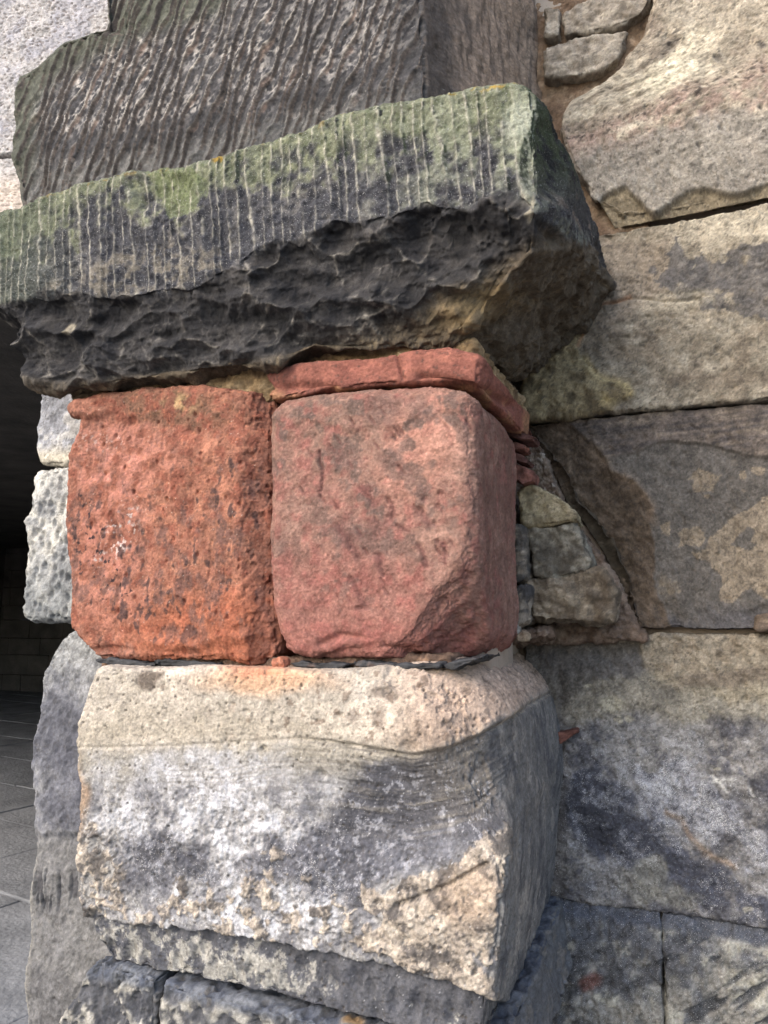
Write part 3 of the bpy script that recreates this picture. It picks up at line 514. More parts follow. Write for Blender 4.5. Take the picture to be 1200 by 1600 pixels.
# ================================================================== plinth stones of the pier
def r_pl(c):
    d1, _, _ = c.vor(40, 4, an=(1.4, 1, .5)); h = .004 * c.fbm(9, 3, 1) + .0035 * c.fbm(50, 4, 2) + .001 * c.fbm(180, 2, 3)
    c.m = ss(c.fbm(26, 5, 31, gain=.6) + .3, .15, .4); return h - .008 * (1 - c.m) * ss(d1, .8, .2)
def k_pl(c):
    n1, n2 = c.fbm(16, 4, 61), c.fbm(70, 4, 62); c.base((98, 99, 103)); c.mix((176, 172, 160), c.m * ss(n2 + .7, 0, .9) * .85); c.mix((206, 202, 192), c.m * ss(n2, .1, .6) * .7); c.mix((60, 62, 68), ss(-n2 - n1, .3, .9) * .7)
    c.mix((96, 102, 114), ss(c.below([(80, 1510), (160, 1512), (240, 1532), (480, 1590), (750, 1660)]), 26, 8) * .7)
    c.mix((190, 150, 100), c.ell(552, 1592, 16, 8, 0, .4, 4) * .8)
    sd = ss(c.N[:, 0], .3, .7); c.mix((112, 111, 110), sd * .8); c.mix((140, 132, 122), sd * ss(n1 + n2, .1, .7) * .6)
stone('plinth_block', ('rough grey plinth stone with a slanting left edge at the bottom left of the pier', 'stone block', 'plinth stones of the pier'),
      T=[(150, 1503), (200, 1516), (243, 1532)], B=[(60, 1720), (150, 1720), (238, 1720)], L=[(128, 1530), (92, 1590)], yf=1.108, yb=1.5, sp=.0024, r=.010, rough=r_pl, color=k_pl)
def w_pl(P, s, w, t):
    P = P.copy(); P[:, 0] += s ** 8 * (.02 + .16 * np.clip(HC - .60 - P[:, 2], 0, 1)) ; return P
stone('plinth_block', ('long grey plinth stone under the base block, turning the corner', 'stone block', 'plinth stones of the pier'),
      T=[(246, 1533), (340, 1556), (480, 1590), (600, 1620), (760, 1655)], B=[(242, 1760), (500, 1800), (770, 1800)], yf=1.108, yb=YW + .02, sp=.0026, r=.012, rough=r_pl, color=k_pl, warp=w_pl)

# ================================================================== stones on the far left of the pier
def mk_side(base, hi, dk, dim=.0, sc_=55, an=(1, 1, .7), grad=None, pitn=.0):
    def rr(c):
        d1, _, rc = c.vor(sc_, 4, an=an); c.d = ss(d1, .55, .1)
        return .005 * c.fbm(12, 3, 1) + .002 * c.fbm(60, 4, 2) + .0008 * c.fbm(200, 2, 3) - dim * c.d
    def kk(c):
        n1, n2 = c.fbm(16, 4, 61), c.fbm(70, 4, 62); c.base(base); c.mix(hi, ss(n1 + n2, -.1, .8) * .8); c.mix(dk, ss(-n1 - .6 * n2, .0, .8) * .8); c.mix(dk, c.d * .3 * (dim > .001))
        p = ss(c.vor(100, 9)[0], .22, .1); c.mix((80, 78, 74), p * pitn)
        if grad is not None: grad(c, n1, n2)
    return rr, kk
def g1(c, a, b): c.mix((216, 206, 182), ss(c.py, 690, 715) * .8)
a, b = mk_side((176, 178, 184), (214, 212, 208), (146, 148, 154), .001, grad=g1, pitn=.8)
stone('pier_side_block', ('smooth pale grey stone peeping out between the black slab and the pale dimpled stone', 'stone block'),
      T=[(66, 596), (100, 590), (180, 590)], B=[(62, 727), (100, 728), (180, 728)], L=[(58, 640), (52, 670), (50, 700)], yf=1.30, yb=1.7, sp=.0026, r=.015, rough=a, color=b)
def g2(c, a, b): c.mix((224, 222, 214), ss(800 - c.py, 0, 60) * .7); c.mix((138, 142, 142), ss(c.py, 830, 950) * .6)
a, b = mk_side((186, 186, 182), (222, 218, 206), (128, 130, 132), .008, 50, (1.3, 1, .75), g2)
stone('pier_side_block', ('pale grey stone with finger sized dimples, standing left of the orange red block', 'stone block'),
      T=[(50, 736), (80, 729), (180, 729)], B=[(36, 972), (90, 972), (180, 968)], L=[(42, 790), (33, 815), (36, 850), (36, 900), (33, 950)], yf=1.30, yb=1.7, sp=.0024, r=.018, rough=a, color=b)
def g3(c, a, b):
    c.mix((172, 174, 170), ss(1090 - c.py, 0, 90) * .6); c.mix((98, 99, 108), c.ell(110, 1230, 40, 90, 0, .6) * .6); c.mix((122, 120, 116), ss(c.py, 1290, 1330) * .6)
    g = ss(45 - np.abs(c.py - 1395), 0, 30) * ss(c.fbm(60, 3, 3, an=(1.6, 1, .25)), .1, .4); c.mix((76, 76, 80), g * .7); c.mix((176, 172, 162), ss(12 - np.abs(c.px - np.interp(c.py, [1306, 1400, 1450, 1530, 1600], [48, 38, 34, 30, 24])), -6, 8) * ss(c.py, 1300, 1400) * .7)
    c.mix((160, 160, 160), c.line([(60, 1302), (90, 1300), (118, 1305)], 3, jit=4) * .6)
a, b = mk_side((128, 129, 134), (160, 160, 160), (94, 95, 102), .002, 60, grad=g3)
def a2(c): return a(c) - .008 * ss(c.py, 1298, 1312) - .006 * ss(45 - np.abs(c.py - 1395), 0, 30) * ss(c.fbm(60, 3, 3, an=(1.6, 1, .25)), .1, .4)
stone('pier_side_block', ('tall mottled grey stone with a wavy left edge and claw marks, behind the base block', 'stone block'),
      T=[(104, 986), (140, 975), (200, 975)], B=[(10, 1760), (100, 1760), (260, 1760)], L=[(82, 1015), (62, 1050), (58, 1100), (46, 1165), (42, 1200), (48, 1235), (46, 1306), (44, 1350), (34, 1420), (36, 1470), (26, 1540), (28, 1600)], yf=1.25, yb=1.7, sp=.0026, r=.02, rough=a2, color=b)

# ================================================================== wall to the right
def r_wall(c): return -.0022 * ss(c.fbm(16, 5, 405, gain=.6), .25, .32) + .006 * c.fbm(5, 3, 1) + .0032 * c.fbm(26, 5, 2, gain=.6) - .003 * ss(c.fbm(70, 3, 402), .45, .7) + .0009 * c.fbm(140, 3, 3)
def r_A(c):
    h = r_wall(c); cr = c.below([(880, 262), (960, 240), (1060, 215), (1150, 195), (1250, 180)], 4)
    h += .0022 * c.streak(c.px * .012, (c.py + .42 * c.px) * .16, 3) * c.ell(1000, 190, 150, 80, -22, .5) * .8
    u = ss(c.below([(880, 420), (905, 345), (940, 300), (975, 290), (1010, 318), (1022, 332), (1070, 300), (1100, 292), (1150, 302), (1200, 285), (1500, 240)], 4, 30), -2, 6)
    c.u = u; dd = c.below([(880, 420), (905, 345), (940, 290), (1010, 300), (1100, 292), (1200, 285), (1500, 240)])
    h -= u * (.008 + np.clip(dd, 0, 60) * .0005)
    for (x, y, a) in [(1120, 87, 5), (1127, 200, 5), (1092, 228, 4), (1008, 165, 3), (1190, 168, 4), (1033, 222, 3)]: h -= .005 * c.ell(x, y, a, a, 0, .4, 3, 60)
    h += .003 * c.line([(1015, 262), (1022, 275), (1012, 280)], 2) - .002 * c.line([(950, 265), (965, 290), (1000, 255), (1010, 268)], 3, jit=3)
    return h + .004 * c.fbm(30, 3, 7) * c.ell(930, 290, 60, 50, 0, .5)
def k_A(c):
    n1, n2, n3 = c.fbm(8, 4, 61), c.fbm(45, 4, 62), c.fbm(170, 3, 63)
    c.base((176, 165, 146)); c.mix((200, 190, 171), ss(n1 + n2, 0, 1) * .7); c.mix((140, 126, 112), ss(-n1 - n2 * .6, 0, .9) * .7)
    st = c.streak(c.px * .012, (c.py + .42 * c.px + 14 * n1) * .16, 3); c.mix((122, 112, 100), ss(-st, .1, .6) * c.ell(980, 180, 170, 90, -24, .6) * .5); c.mix((214, 204, 182), ss(st, 0, .6) * c.ell(980, 170, 150, 70, -24, .5) * .7)
    c.mix((232, 222, 196), c.ell(1045, 110, 60, 34, -30, .6, 18) * .9); c.mix((228, 216, 190), c.ell(1080, 70, 60, 20, -30, .6, 18) * .6)
    c.mix((110, 100, 90), c.poly([(1000, 95), (1040, 55), (1065, 45), (1050, 75), (1010, 110), (990, 120)], 8, jit=12, scale=40) * .7); c.mix((70, 64, 60), ss(c.fbm(70, 3, 9, an=(1, 1, 1.6)), .35, .6) * c.ell(1030, 80, 50, 26, -35, .4) * .8)
    pk = c.below([(870, 230), (960, 205), (1060, 165), (1200, 120), (1400, 70)], 8); c.mix((160, 136, 124), ss(34 - np.abs(pk - 12), -22, 20) * ss(n2 + .4, -.2, .8) * .75)
    c.mix((78, 70, 66), ss(c.fbm(110, 3, 19), .42, .6) * ss(14 - np.abs(c.below([(870, 218), (1000, 180), (1060, 150), (1200, 105)])), -8, 10) * .8)
    g = ss(c.below([(870, 240), (960, 225), (1050, 200), (1120, 165), (1200, 170), (1400, 150)], 8), -8, 14); c.mix((150, 144, 134), g * .8); c.mix((176, 170, 158), g * ss(n2, .0, .7) * .5)
    c.mix((152, 138, 112), c.u * .8); c.mix((120, 106, 90), c.u * ss(n2 + n1, .2, .8) * .6)
    for (x, y, a) in [(1120, 87, 6), (1127, 200, 5), (1092, 228, 4), (1008, 165, 3), (1190, 168, 4), (1192, 66, 6)]: c.mix((92, 88, 84), c.ell(x, y, a, a, 0, .4, 5, 80) * .7)
    c.mix((222, 214, 196), ss(n3, .5, .8) * .3)
stone('wall_block', ('buff banded wall stone at the top right, its lower edge broken away', 'stone block'),
      T=[(1028, -70), (1200, -70), (1520, -70)], B=[(956, 356), (1000, 350), (1060, 340), (1120, 328), (1200, 312), (1300, 296), (1520, 262)],
      L=[(1022, 0), (1008, 48), (985, 80), (962, 112), (930, 134), (890, 155), (875, 176), (873, 200), (890, 250), (925, 310)], yf=YW - .03, yb=YW + .4, sp=.003, r=.014, gm=1.5, grime=.45, rough=r_A, color=k_A)
def r_B(c):
    h = r_wall(c); c.hk = c.below([(800, 640), (850, 620), (900, 470), (960, 460), (1200, 560)], 4)
    c.lump = c.poly([(800, 670), (800, 560), (880, 480), (915, 500), (905, 560), (935, 590), (975, 600), (984, 615), (960, 640), (880, 660)], 4, jit=6)
    h += .010 * c.lump * (.5 + .5 * c.ell(930, 600, 60, 40, 0, .8)) + .006 * c.fbm(25, 4, 9) * c.lump + .004 * c.line([(870, 560), (850, 600), (848, 640)], 6, jit=4)
    h -= .007 * c.line([(915, 500), (940, 475), (985, 465), (1040, 470), (1090, 468)], 2.5, jit=3) * 1. + .0025 * c.fbm(40, 4, 13, an=(1, 1, 1.6)) * c.ell(1080, 540, 130, 60, 0, .5)
    for (x, y, a) in [(1078, 486, 9), (1012, 494, 4), (1162, 391, 5), (950, 373, 12)]: h -= .005 * c.ell(x, y, a, a * .6, 0, .5, 1)
    return h - .003 * c.ell(980, 430, 50, 60, 0, .5)
def k_B(c):
    n1, n2, n3 = c.fbm(8, 4, 61), c.fbm(45, 4, 62), c.fbm(170, 3, 63)
    c.base((156, 146, 128)); c.mix((176, 168, 150), ss(n1 + n2, 0, 1) * .7); c.mix((126, 114, 98), ss(-n1 - n2 * .6, 0, .9) * .7)
    c.mix((202, 192, 170), ss(410 - c.py, 0, 60) * ss(c.px, 1000, 1080) * .7); c.mix((146, 132, 116), c.poly([(950, 372), (1045, 372), (1052, 420), (1040, 470), (990, 500), (940, 520), (900, 470)], 12, jit=16) * .65)
    d = c.poly([(1030, 385), (1060, 378), (1065, 415), (1120, 410), (1160, 385), (1240, 400), (1300, 430), (1300, 490), (1170, 495), (1130, 480), (1090, 478), (1060, 455), (1030, 440)], 6, jit=22, scale=28)
    d = c.patch(d, .8, 30, 4, .15, 6); c.mix((108, 104, 100), d * .85); c.mix((86, 84, 84), d * ss(n2, 0, .5) * .5)
    c.mix((204, 194, 170), c.ell(1060, 470, 60, 16, -5, .5) * .5); c.mix((112, 100, 86), ss(10 - np.abs(c.below([(1000, 600), (1080, 592), (1200, 590)], 6) - 2), -8, 8) * ss(c.px, 1000, 1050) * ss(n2, -.4, .3) * .6)
    c.mix((164, 148, 112), c.lump * .8); c.mix((190, 170, 120), c.line([(912, 560), (935, 588), (978, 602), (982, 614), (945, 628)], 7, jit=3) * .7); c.mix((104, 92, 72), c.lump * ss(-n2 - n1 * .5, -.05, .5) * .7)
    c.mix((176, 130, 100), c.line([(905, 540), (915, 500), (940, 475), (985, 463)], 3, jit=3) * .6)
stone('wall_block', ('buff wall stone with a ragged black stain, meeting the right end of the black slab', 'stone block'),
      T=[(830, 380), (956, 360), (1050, 345), (1120, 331), (1200, 316), (1520, 266)], B=[(815, 656), (900, 650), (1000, 641), (1100, 633), (1200, 624), (1520, 596)], yf=YW - .015, yb=YW + .4, sp=.003, r=.007, gm=1.5, grime=.45, rough=r_B, color=k_B)
SPALL = [(845, 640), (905, 672), (940, 705), (955, 735), (990, 752), (1012, 776), (1020, 800), (1016, 820), (1024, 850), (1022, 900), (1035, 940), (1050, 990), (800, 1000), (790, 640)]
def r_C(c):
    h = r_wall(c); sd = c.sd(SPALL, 5, 25, 3); c.sp = ss(sd, 3, -3); h -= c.sp * (.005 + np.clip(-sd, 0, 70) * .00036)
    h += c.sp * (.006 * c.fbm(22, 4, 8) + .003 * c.line([(882, 705), (888, 760), (930, 790)], 5, jit=5) + .003 * c.fbm(70, 3, 9))
    h += .005 * c.line([(950, 735), (990, 750), (1015, 780), (1022, 800)], 7)
    h -= .006 * ss(c.below([(960, 712), (1000, 705), (1030, 688), (1060, 690), (1120, 696), (1180, 712), (1300, 720)], 3, 30), -1, 3) * ss(c.px, 950, 1000) * (1 - c.sp)
    h -= .010 * c.ell(1045, 960, 16, 34, -25, .5, 3) + .006 * c.ell(1185, 955, 20, 10)
    return h
def k_C(c):
    n1, n2, n3 = c.fbm(9, 4, 61), c.fbm(45, 4, 62), c.fbm(170, 3, 63); low = c.below([(960, 712), (1000, 705), (1030, 688), (1060, 690), (1120, 696), (1180, 712), (1300, 720)], 3, 30)
    c.base((114, 106, 98)); c.mix((128, 120, 110), ss(n1, -.3, .6) * .6)
    up = ss(low, 4, -6); st = c.streak(c.px * .014, (c.py + .13 * c.px) * .2, 6); c.mix((118, 107, 98), up * .8); c.mix((84, 79, 78), up * ss(st + .6 * n2, -.1, .6) * .7); c.mix((150, 137, 121), up * ss(-st - .5 * n2, .2, .8) * .5)
    bl = np.clip(c.poly([(1115, 830), (1150, 800), (1200, 770), (1320, 760), (1320, 960), (1200, 930), (1120, 935), (1120, 880), (1085, 862), (1110, 850)], 4, jit=14, scale=24) + c.poly([(1055, 832), (1090, 824), (1105, 838), (1090, 852), (1060, 850)], 4, jit=7, scale=40) + c.poly([(1030, 820), (1050, 812), (1045, 838), (1032, 835)], 3, jit=5)
                 + c.poly([(1075, 748), (1095, 738), (1125, 740), (1120, 762), (1090, 765)], 4, jit=8, scale=40) * .7 + c.ell(1161, 741, 6, 7, 0, .3, 2) + c.ell(1185, 735, 12, 8, 0, .3, 4) * .7 + c.ell(1158, 767, 3, 3) + c.ell(1105, 775, 4, 3, 0, .3, 2) + c.poly([(990, 865), (1015, 862), (1018, 880), (1000, 890)], 3, jit=5) * .7 + c.poly([(1010, 900), (1060, 890), (1075, 920), (1050, 945), (1020, 950)], 6, jit=12) * .45 + c.ell(1150, 720, 40, 8) * .2, 0, 1)
    bl *= 1 - c.poly([(1150, 840), (1165, 825), (1180, 832), (1172, 850), (1185, 852), (1170, 862), (1140, 855)], 3, jit=6) * .9
    bl = c.patch(bl, .42, 42, 6, .14, 6); c.mix((104, 100, 94), (1 - up) * .6); c.mix((148, 134, 115), bl * (1 - c.sp) * .9); c.mix((172, 157, 136), bl * ss(n2, .1, .7) * .5 * (1 - c.sp)); c.mix((88, 88, 96), ss(c.py, 930, 975) * ss(n1 + .5, -.2, .5) * .5)
    c.mix((104, 90, 76), c.sp * .9); c.mix((80, 68, 56), c.sp * ss(n2 + n1, .0, .7) * .7); c.mix((142, 124, 106), c.line([(930, 705), (955, 738), (990, 752), (1018, 790), (1018, 815)], 9, jit=3) * .7)
    c.mix((78, 72, 60), c.sp * c.line([(890, 780), (930, 850), (960, 910)], 16, jit=6) * .7); c.mix((150, 132, 112), c.line([(883, 700), (888, 750), (925, 790)], 4, jit=5) * .5)
stone('wall_block', ('dark brown grey wall stone with tan blotches and a spalled slanting left end', 'stone block'),
      T=[(812, 660), (850, 657), (900, 654), (1000, 645), (1100, 637), (1200, 629), (1520, 602)], B=[(1000, 984), (1060, 985), (1120, 987), (1200, 985), (1520, 984)],
      L=[(838, 700), (862, 745), (880, 790), (905, 815), (935, 860), (955, 905), (965, 940), (985, 965)], yf=YW, yb=YW + .4, sp=.003, r=.006, gm=1.5, grime=.45, rough=r_C, color=k_C)
def r_D(c):
    h = r_wall(c) + .0012 * c.fbm(90, 3, 8); h -= .006 * ss(1018 - c.px + 12 * c.fbm(20, 2, 4), -3, 6) * ss(1030 - c.py, -6, 10) - .004 * c.ell(900, 1060, 50, 50) * 0
    h -= .006 * c.poly([(870, 1180), (870, 1000), (1000, 1000), (1003, 1045), (930, 1060)], 6, jit=6); h -= .003 * ss(c.px, 890, 875)
    return h - .004 * c.line([(1040, 1275), (1070, 1300), (1080, 1330), (1120, 1350)], 5, jit=4)
def k_D(c):
    n1, n2, n3 = c.fbm(9, 4, 61), c.fbm(40, 4, 62), c.fbm(160, 3, 63)
    c.base((136, 133, 130)); c.mix((160, 157, 152), ss(n1 + n2, 0, .9) * .7); c.mix((84, 84, 90), ss(-n1 - n2, 0, .9) * .7)
    t = ss(c.below([(850, 1010), (990, 1020), (1010, 1060), (1100, 1085), (1300, 1110)], 12), 14, -14); c.mix((160, 148, 127), t * .85); c.mix((136, 121, 102), t * ss(n2, -.1, .7) * .5)
    t2 = ss(34 - np.abs(c.below([(860, 1095), (1000, 1085), (1200, 1095)], 10) + 0), -14, 12); c.mix((156, 148, 128), t2 * .6); c.mix((116, 104, 92), ss(10 - np.abs(c.below([(1040, 1066), (1200, 1056)], 6)), -8, 6) * ss(c.px, 1030, 1080) * .6)
    c.mix((92, 88, 84), c.poly([(868, 1110), (868, 1000), (1000, 1000), (1004, 1045), (930, 1062)], 8, jit=10) * .65)
    dk = c.patch(c.poly([(885, 1220), (930, 1190), (985, 1235), (1030, 1290), (1060, 1330), (1100, 1350), (1170, 1400), (1240, 1430), (1240, 1300), (1240, 1450), (1100, 1420), (1000, 1370), (930, 1340), (880, 1300)], 34, jit=10, scale=16), .7, 22, 3, .25, 6)
    c.mix((78, 80, 90), dk * ss(n2 + 1, 0, .7) * .9); c.mix((70, 71, 77), c.ell(935, 1270, 50, 44, 40, .6, 14) * .8)
    w = c.poly([(1005, 1195), (1080, 1185), (1110, 1230), (1200, 1300), (1300, 1380), (1200, 1370), (1110, 1320), (1050, 1290), (1010, 1250)], 24, jit=26, scale=20); w = c.patch(w, .5, 30, 8, .25); c.mix((160, 161, 168), w * .7)
    q = c.fbm(40, 6, 90, gain=.75); spk = ss(q + .25 * n1, .1, .6) * ss(c.py, 1090, 1180); c.mix((168, 169, 174), spk * .45); c.speck = (.06 + .10 * ss(q, -.2, .5) + .09 * w) * ss(c.py, 1060, 1180); c.mix((70, 71, 80), ss(-q, .25, .5) * ss(c.py, 1090, 1180) * .5)
    c.mix((176, 150, 126), c.line([(1040, 1270), (1065, 1280), (1078, 1305), (1100, 1335), (1150, 1355)], 5, jit=4) * .6)
    c.mix((168, 164, 148), c.poly([(985, 1350), (1030, 1330), (1040, 1380), (1090, 1410), (1030, 1412), (975, 1400)], 10, jit=16) * .6); c.mix((230, 228, 220), (c.line([(1112, 1212), (1126, 1225), (1136, 1238)], 2.5) + c.line([(1115, 1222), (1145, 1218)], 4, jit=4) + c.line([(1170, 1230), (1178, 1244)], 2.5)) * .8)
    c.mix((96, 90, 84), ss(885 - c.px, -10, 14) * .6)
    for (x, y, a) in [(985, 1124, 7), (966, 1125, 7), (1100, 1123, 6), (955, 1100, 20), (920, 1074, 7), (1168, 1422, 7), (1118, 1200, 5)]: c.mix((190, 184, 160), c.ell(x, y, a, a * .6, 0, .3, 5, 60) * .6)
stone('wall_block', ('speckled blue grey wall stone with a brown top band, beside the base block', 'stone block'),
      T=[(815, 992), (900, 990), (990, 990), (1100, 992), (1200, 991), (1520, 991)], B=[(825, 1402), (950, 1418), (1030, 1426), (1110, 1438), (1200, 1452), (1520, 1500)], yf=YW + .004, yb=YW + .4, sp=.0024, r=.007, gm=1.5, grime=.45, rough=r_D, color=k_D)
def r_E(c): h = r_wall(c) - .006 * ss(fbm(c.P @ np.array([[.8, 0, -.6], [0, 1, 0], [.6, 0, .8]]), 30, 4, 44, an=(.35, 1, 1.6)), .1, .5) + .003 * c.fbm(40, 4, 8, an=(1.5, 1, .6)); return h - .004 * ss(c.fbm(22, 4, 31), .15, .4)
def mkE(tan):
    def k(c):
        n1, n2, n3 = c.fbm(10, 4, 61), c.fbm(45, 4, 62), c.fbm(160, 3, 63); top = ss(c.below([(780, 1400), (874, 1412), (1030, 1432), (1200, 1458)]), 26, 10)
        c.base((140, 138, 132)); c.mix((170, 164, 152), ss(n1 + n2, -.1, .7) * .7); c.mix((84, 85, 90), ss(-n1 - n2, 0, .8) * .7); c.mix((186, 182, 166), ss(c.fbm(20, 4, 31) + tan, .1, .4) * ss(n2 + .6, -.1, .7) * .85 * (1 - top))
        di = fbm(c.P @ np.array([[.8, 0, -.6], [0, 1, 0], [.6, 0, .8]]), 30, 4, 44, an=(.35, 1, 1.6)); c.mix((70, 72, 76), ss(di, .15, .45) * (1 - top) * (.3 + .5 * (tan > 0))); c.mix((86, 90, 100), top * .8); c.speck = np.full(c.n, .12); c.mix((142, 88, 76), c.ell(922, 1536, 16, 16, 0, .4, 6) * .6)
    return k
def w_E(P, s, w, t):
    P = P.copy(); P[:, 1] += .05 * np.clip(1 - t / .14, 0, 1) * (1 - w); return P
stone('plinth_block', ('dark mottled plinth stone in the corner between the pier and the wall', 'stone block', 'plinth stones of the wall'),
      T=[(860, 1410), (950, 1420), (1030, 1432)], B=[(840, 1800), (950, 1800), (1040, 1800)], R=[(1033, 1500), (1036, 1600)], yf=YW - .035, yb=YW + .4, sp=.003, r=.006, gm=1.5, grime=.45, rough=r_E, color=mkE(-.35), warp=w_E)
stone('plinth_block', ('grey plinth stone with pale flaking patches at the lower right corner', 'stone block', 'plinth stones of the wall'),
      T=[(1036, 1434), (1120, 1446), (1200, 1460), (1520, 1510)], B=[(1046, 1800), (1200, 1800), (1520, 1800)], L=[(1038, 1500), (1041, 1600)], yf=YW - .035, yb=YW + .4, sp=.003, r=.006, gm=1.5, grime=.45, rough=r_E, color=mkE(.12), warp=w_E)
# ------------------------------------------------------------------ small stones, mortar beds
def mk_s(base, hi, dk, amp=.004, rid=0):
    def rr(c): d1, _, _ = c.vor(38, 6); return amp * (c.fbm(20, 3, 1) + .7 * c.fbm(60, 4, 2)) + .007 * np.minimum(d1, 1) - .003 + .001 * c.fbm(180, 2, 3) + rid * c.fbm(28, 3, 9, ridge=True)
    def kk(c):
        n1, n2 = c.fbm(16, 4, 61), c.fbm(70, 4, 62); c.base(base); c.mix(hi, ss(n1 + n2, -.1, .8) * .8); c.mix(dk, ss(-n1 - .6 * n2, .0, .8) * .8); c.mix(dk, ss(c.fbm(45, 4, 8, an=(.5, 1, 1.8)), .2, .5) * .5)
    return rr, kk
def small(lab, T, B, L=(), R=(), base=(170, 160, 145), hi=(200, 190, 172), dk=(130, 120, 106), Y=YW - .02, amp=.004, rid=0, r=.008, grp=None, d=.15, name='rubble_stone', cat='rubble stone', sp=.0028):
    a, b = mk_s(base, hi, dk, amp, rid); stone(name, (lab, cat, grp), T=T, B=B, L=L, R=R, yf=Y, yb=Y + d, sp=sp, r=r, rough=a, color=b)
small('tiny upright grey stone pinned beside the upper pier block, left of a longer one', [(850, 12), (874, 9)], [(850, 55), (874, 54)], grp='pinning stones at the top of the wall')
small('long grey pinning stone cut off by the top edge of the photo', [(880, 22), (900, 5), (950, -10), (1020, -14)], [(882, 55), (920, 50), (970, 38), (1002, 22)], R=[(1014, 4)], grp='pinning stones at the top of the wall')
small('flat grey wedge shaped pinning stone, lowest of three beside the upper pier block', [(850, 75), (900, 58), (940, 50), (982, 46)], [(851, 119), (900, 118), (940, 108), (966, 92)], R=[(975, 70)], grp='pinning stones at the top of the wall')
small('yellow ochre stone on top of the rubble beside the pink block', [(806, 765), (826, 756), (860, 768), (888, 790)], [(818, 824), (860, 820), (899, 812)], R=[(897, 800)], base=(166, 152, 120), hi=(192, 177, 146), dk=(126, 114, 90), Y=1.585, grp='rubble stones beside the pink block', amp=.003)
small('cracked green grey stone in the middle of the rubble beside the pink block', [(826, 826), (860, 822), (896, 818)], [(834, 898), (870, 906), (918, 892)], R=[(910, 850), (922, 876)], base=(142, 135, 120), hi=(170, 163, 146), dk=(98, 91, 80), Y=1.60, amp=.006, rid=.003, grp='rubble stones beside the pink block')
small('lumpy brown grey stone lowest in the rubble beside the pink block', [(822, 908), (860, 906), (910, 892), (935, 886)], [(830, 966), (870, 970), (930, 974), (956, 970)], R=[(950, 900), (962, 925)], base=(146, 133, 114), hi=(176, 162, 140), dk=(104, 92, 78), Y=1.60, amp=.006, rid=.004, grp='rubble stones beside the pink block')
small('narrow dark chip wedged behind the pink block above another chip', [(800, 818), (820, 822)], [(803, 912), (822, 905)], base=(146, 134, 118), hi=(178, 166, 148), dk=(76, 73, 70), Y=1.56, grp='chips behind the pink block', d=.1)
small('dark and pale chip tucked behind the lower right of the pink block', [(796, 918), (826, 912)], [(792, 985), (824, 972)], base=(142, 131, 117), hi=(180, 168, 150), dk=(70, 69, 70), Y=1.55, grp='chips behind the pink block', d=.1)
small('small pale grey chip lying on the base block against the pink block', [(780, 966), (800, 960)], [(778, 1000), (802, 990)], base=(168, 162, 152), hi=(200, 196, 186), dk=(110, 106, 100), Y=1.50, grp='chips behind the pink block', d=.08)
small('brown rounded stone end at the right edge, under the spalled wall stone', [(1186, 962), (1230, 950), (1300, 955)], [(1182, 984), (1230, 990), (1300, 990)], base=(132, 116, 100), hi=(150, 134, 114), dk=(96, 84, 74), Y=YW - .02, grp=None, d=.1)
small('rusty red brown wedge of tile stuck in the joint beside the base block', [(860, 1140), (872, 1144), (905, 1142)], [(862, 1168), (874, 1162), (890, 1152)], base=(128, 88, 76), hi=(146, 102, 88), dk=(100, 68, 60), Y=YW - .02, r=.004, amp=.002, name='tile_wedge', cat='tile', d=.04)
small('orange red crumb lying in the gap at the foot of the two red blocks', [(424, 1030), (434, 1026), (444, 1031)], [(425, 1044), (436, 1046), (446, 1043)], base=(176, 112, 88), hi=(196, 136, 110), dk=(130, 84, 68), Y=1.15, d=.02, sp=.0015, name='stone_crumb', cat='stone crumb', amp=.002, r=.003)
small('buff crumb of mortar on the shoulder of the base block beside the pink block', [(806, 990), (816, 986), (826, 990)], [(806, 1001), (816, 1003), (827, 1000)], base=(176, 158, 134), hi=(200, 186, 164), dk=(130, 112, 92), Y=1.48, d=.03, sp=.002, name='mortar_crumb', cat='mortar crumb', amp=.002, r=.004)
def k_mud(c):
    n1, n2 = c.fbm(12, 4, 5), c.fbm(70, 4, 6); c.base((142, 122, 106)); c.mix((170, 152, 134), ss(n1 + n2, -.1, .8) * .7); c.mix((104, 82, 66), ss(-n2, .1, .6) * .6); c.mix((210, 198, 184), ss(c.fbm(120, 3, 8), .4, .6) * c.ell(850, 740, 34, 60, -20, .5) * .8)
stone('mortar_bed', ('reddish brown earthy mortar around the rubble stones beside the pink block', 'mortar'),
      T=[(770, 640), (845, 700)], B=[(775, 1010), (1010, 1000)], R=[(885, 800), (960, 900), (985, 960)], yf=1.735, yb=YW + .3, sp=.004, r=.01, rough=r_mort, color=k_mud, mat=MATS['mortar'])
stone('mortar_bed', ('brown dusty mortar smeared on the ledge between the base block and the wall', 'mortar'),
      T=[(795, 986), (830, 984), (858, 982)], B=[(795, 1004), (830, 1000), (858, 996)], yf=1.60, yb=YW + .05, sp=.003, r=.008, rough=r_mort, color=k_mud, mat=MATS['mortar'])
def k_bm(c): n1, n2 = c.fbm(15, 4, 5), c.fbm(90, 4, 6); c.base((158, 134, 110)); c.mix((186, 166, 142), ss(n1 + n2, -.1, .8) * .7); c.mix((120, 98, 80), ss(-n1, .0, .5) * .7)
stone('mortar_bed', ('sandy buff mortar around the three pinning stones at the top', 'mortar'),
      T=[(835, -60), (1060, -60)], B=[(835, 420), (1000, 420)], R=[(1060, 120)], yf=YW + .012, yb=YW + .4, sp=.004, r=.004, rough=lambda c: .007 * c.fbm(22, 5, 1, gain=.6) + .002 * c.fbm(120, 3, 2), color=k_bm, mat=MATS['mortar'])

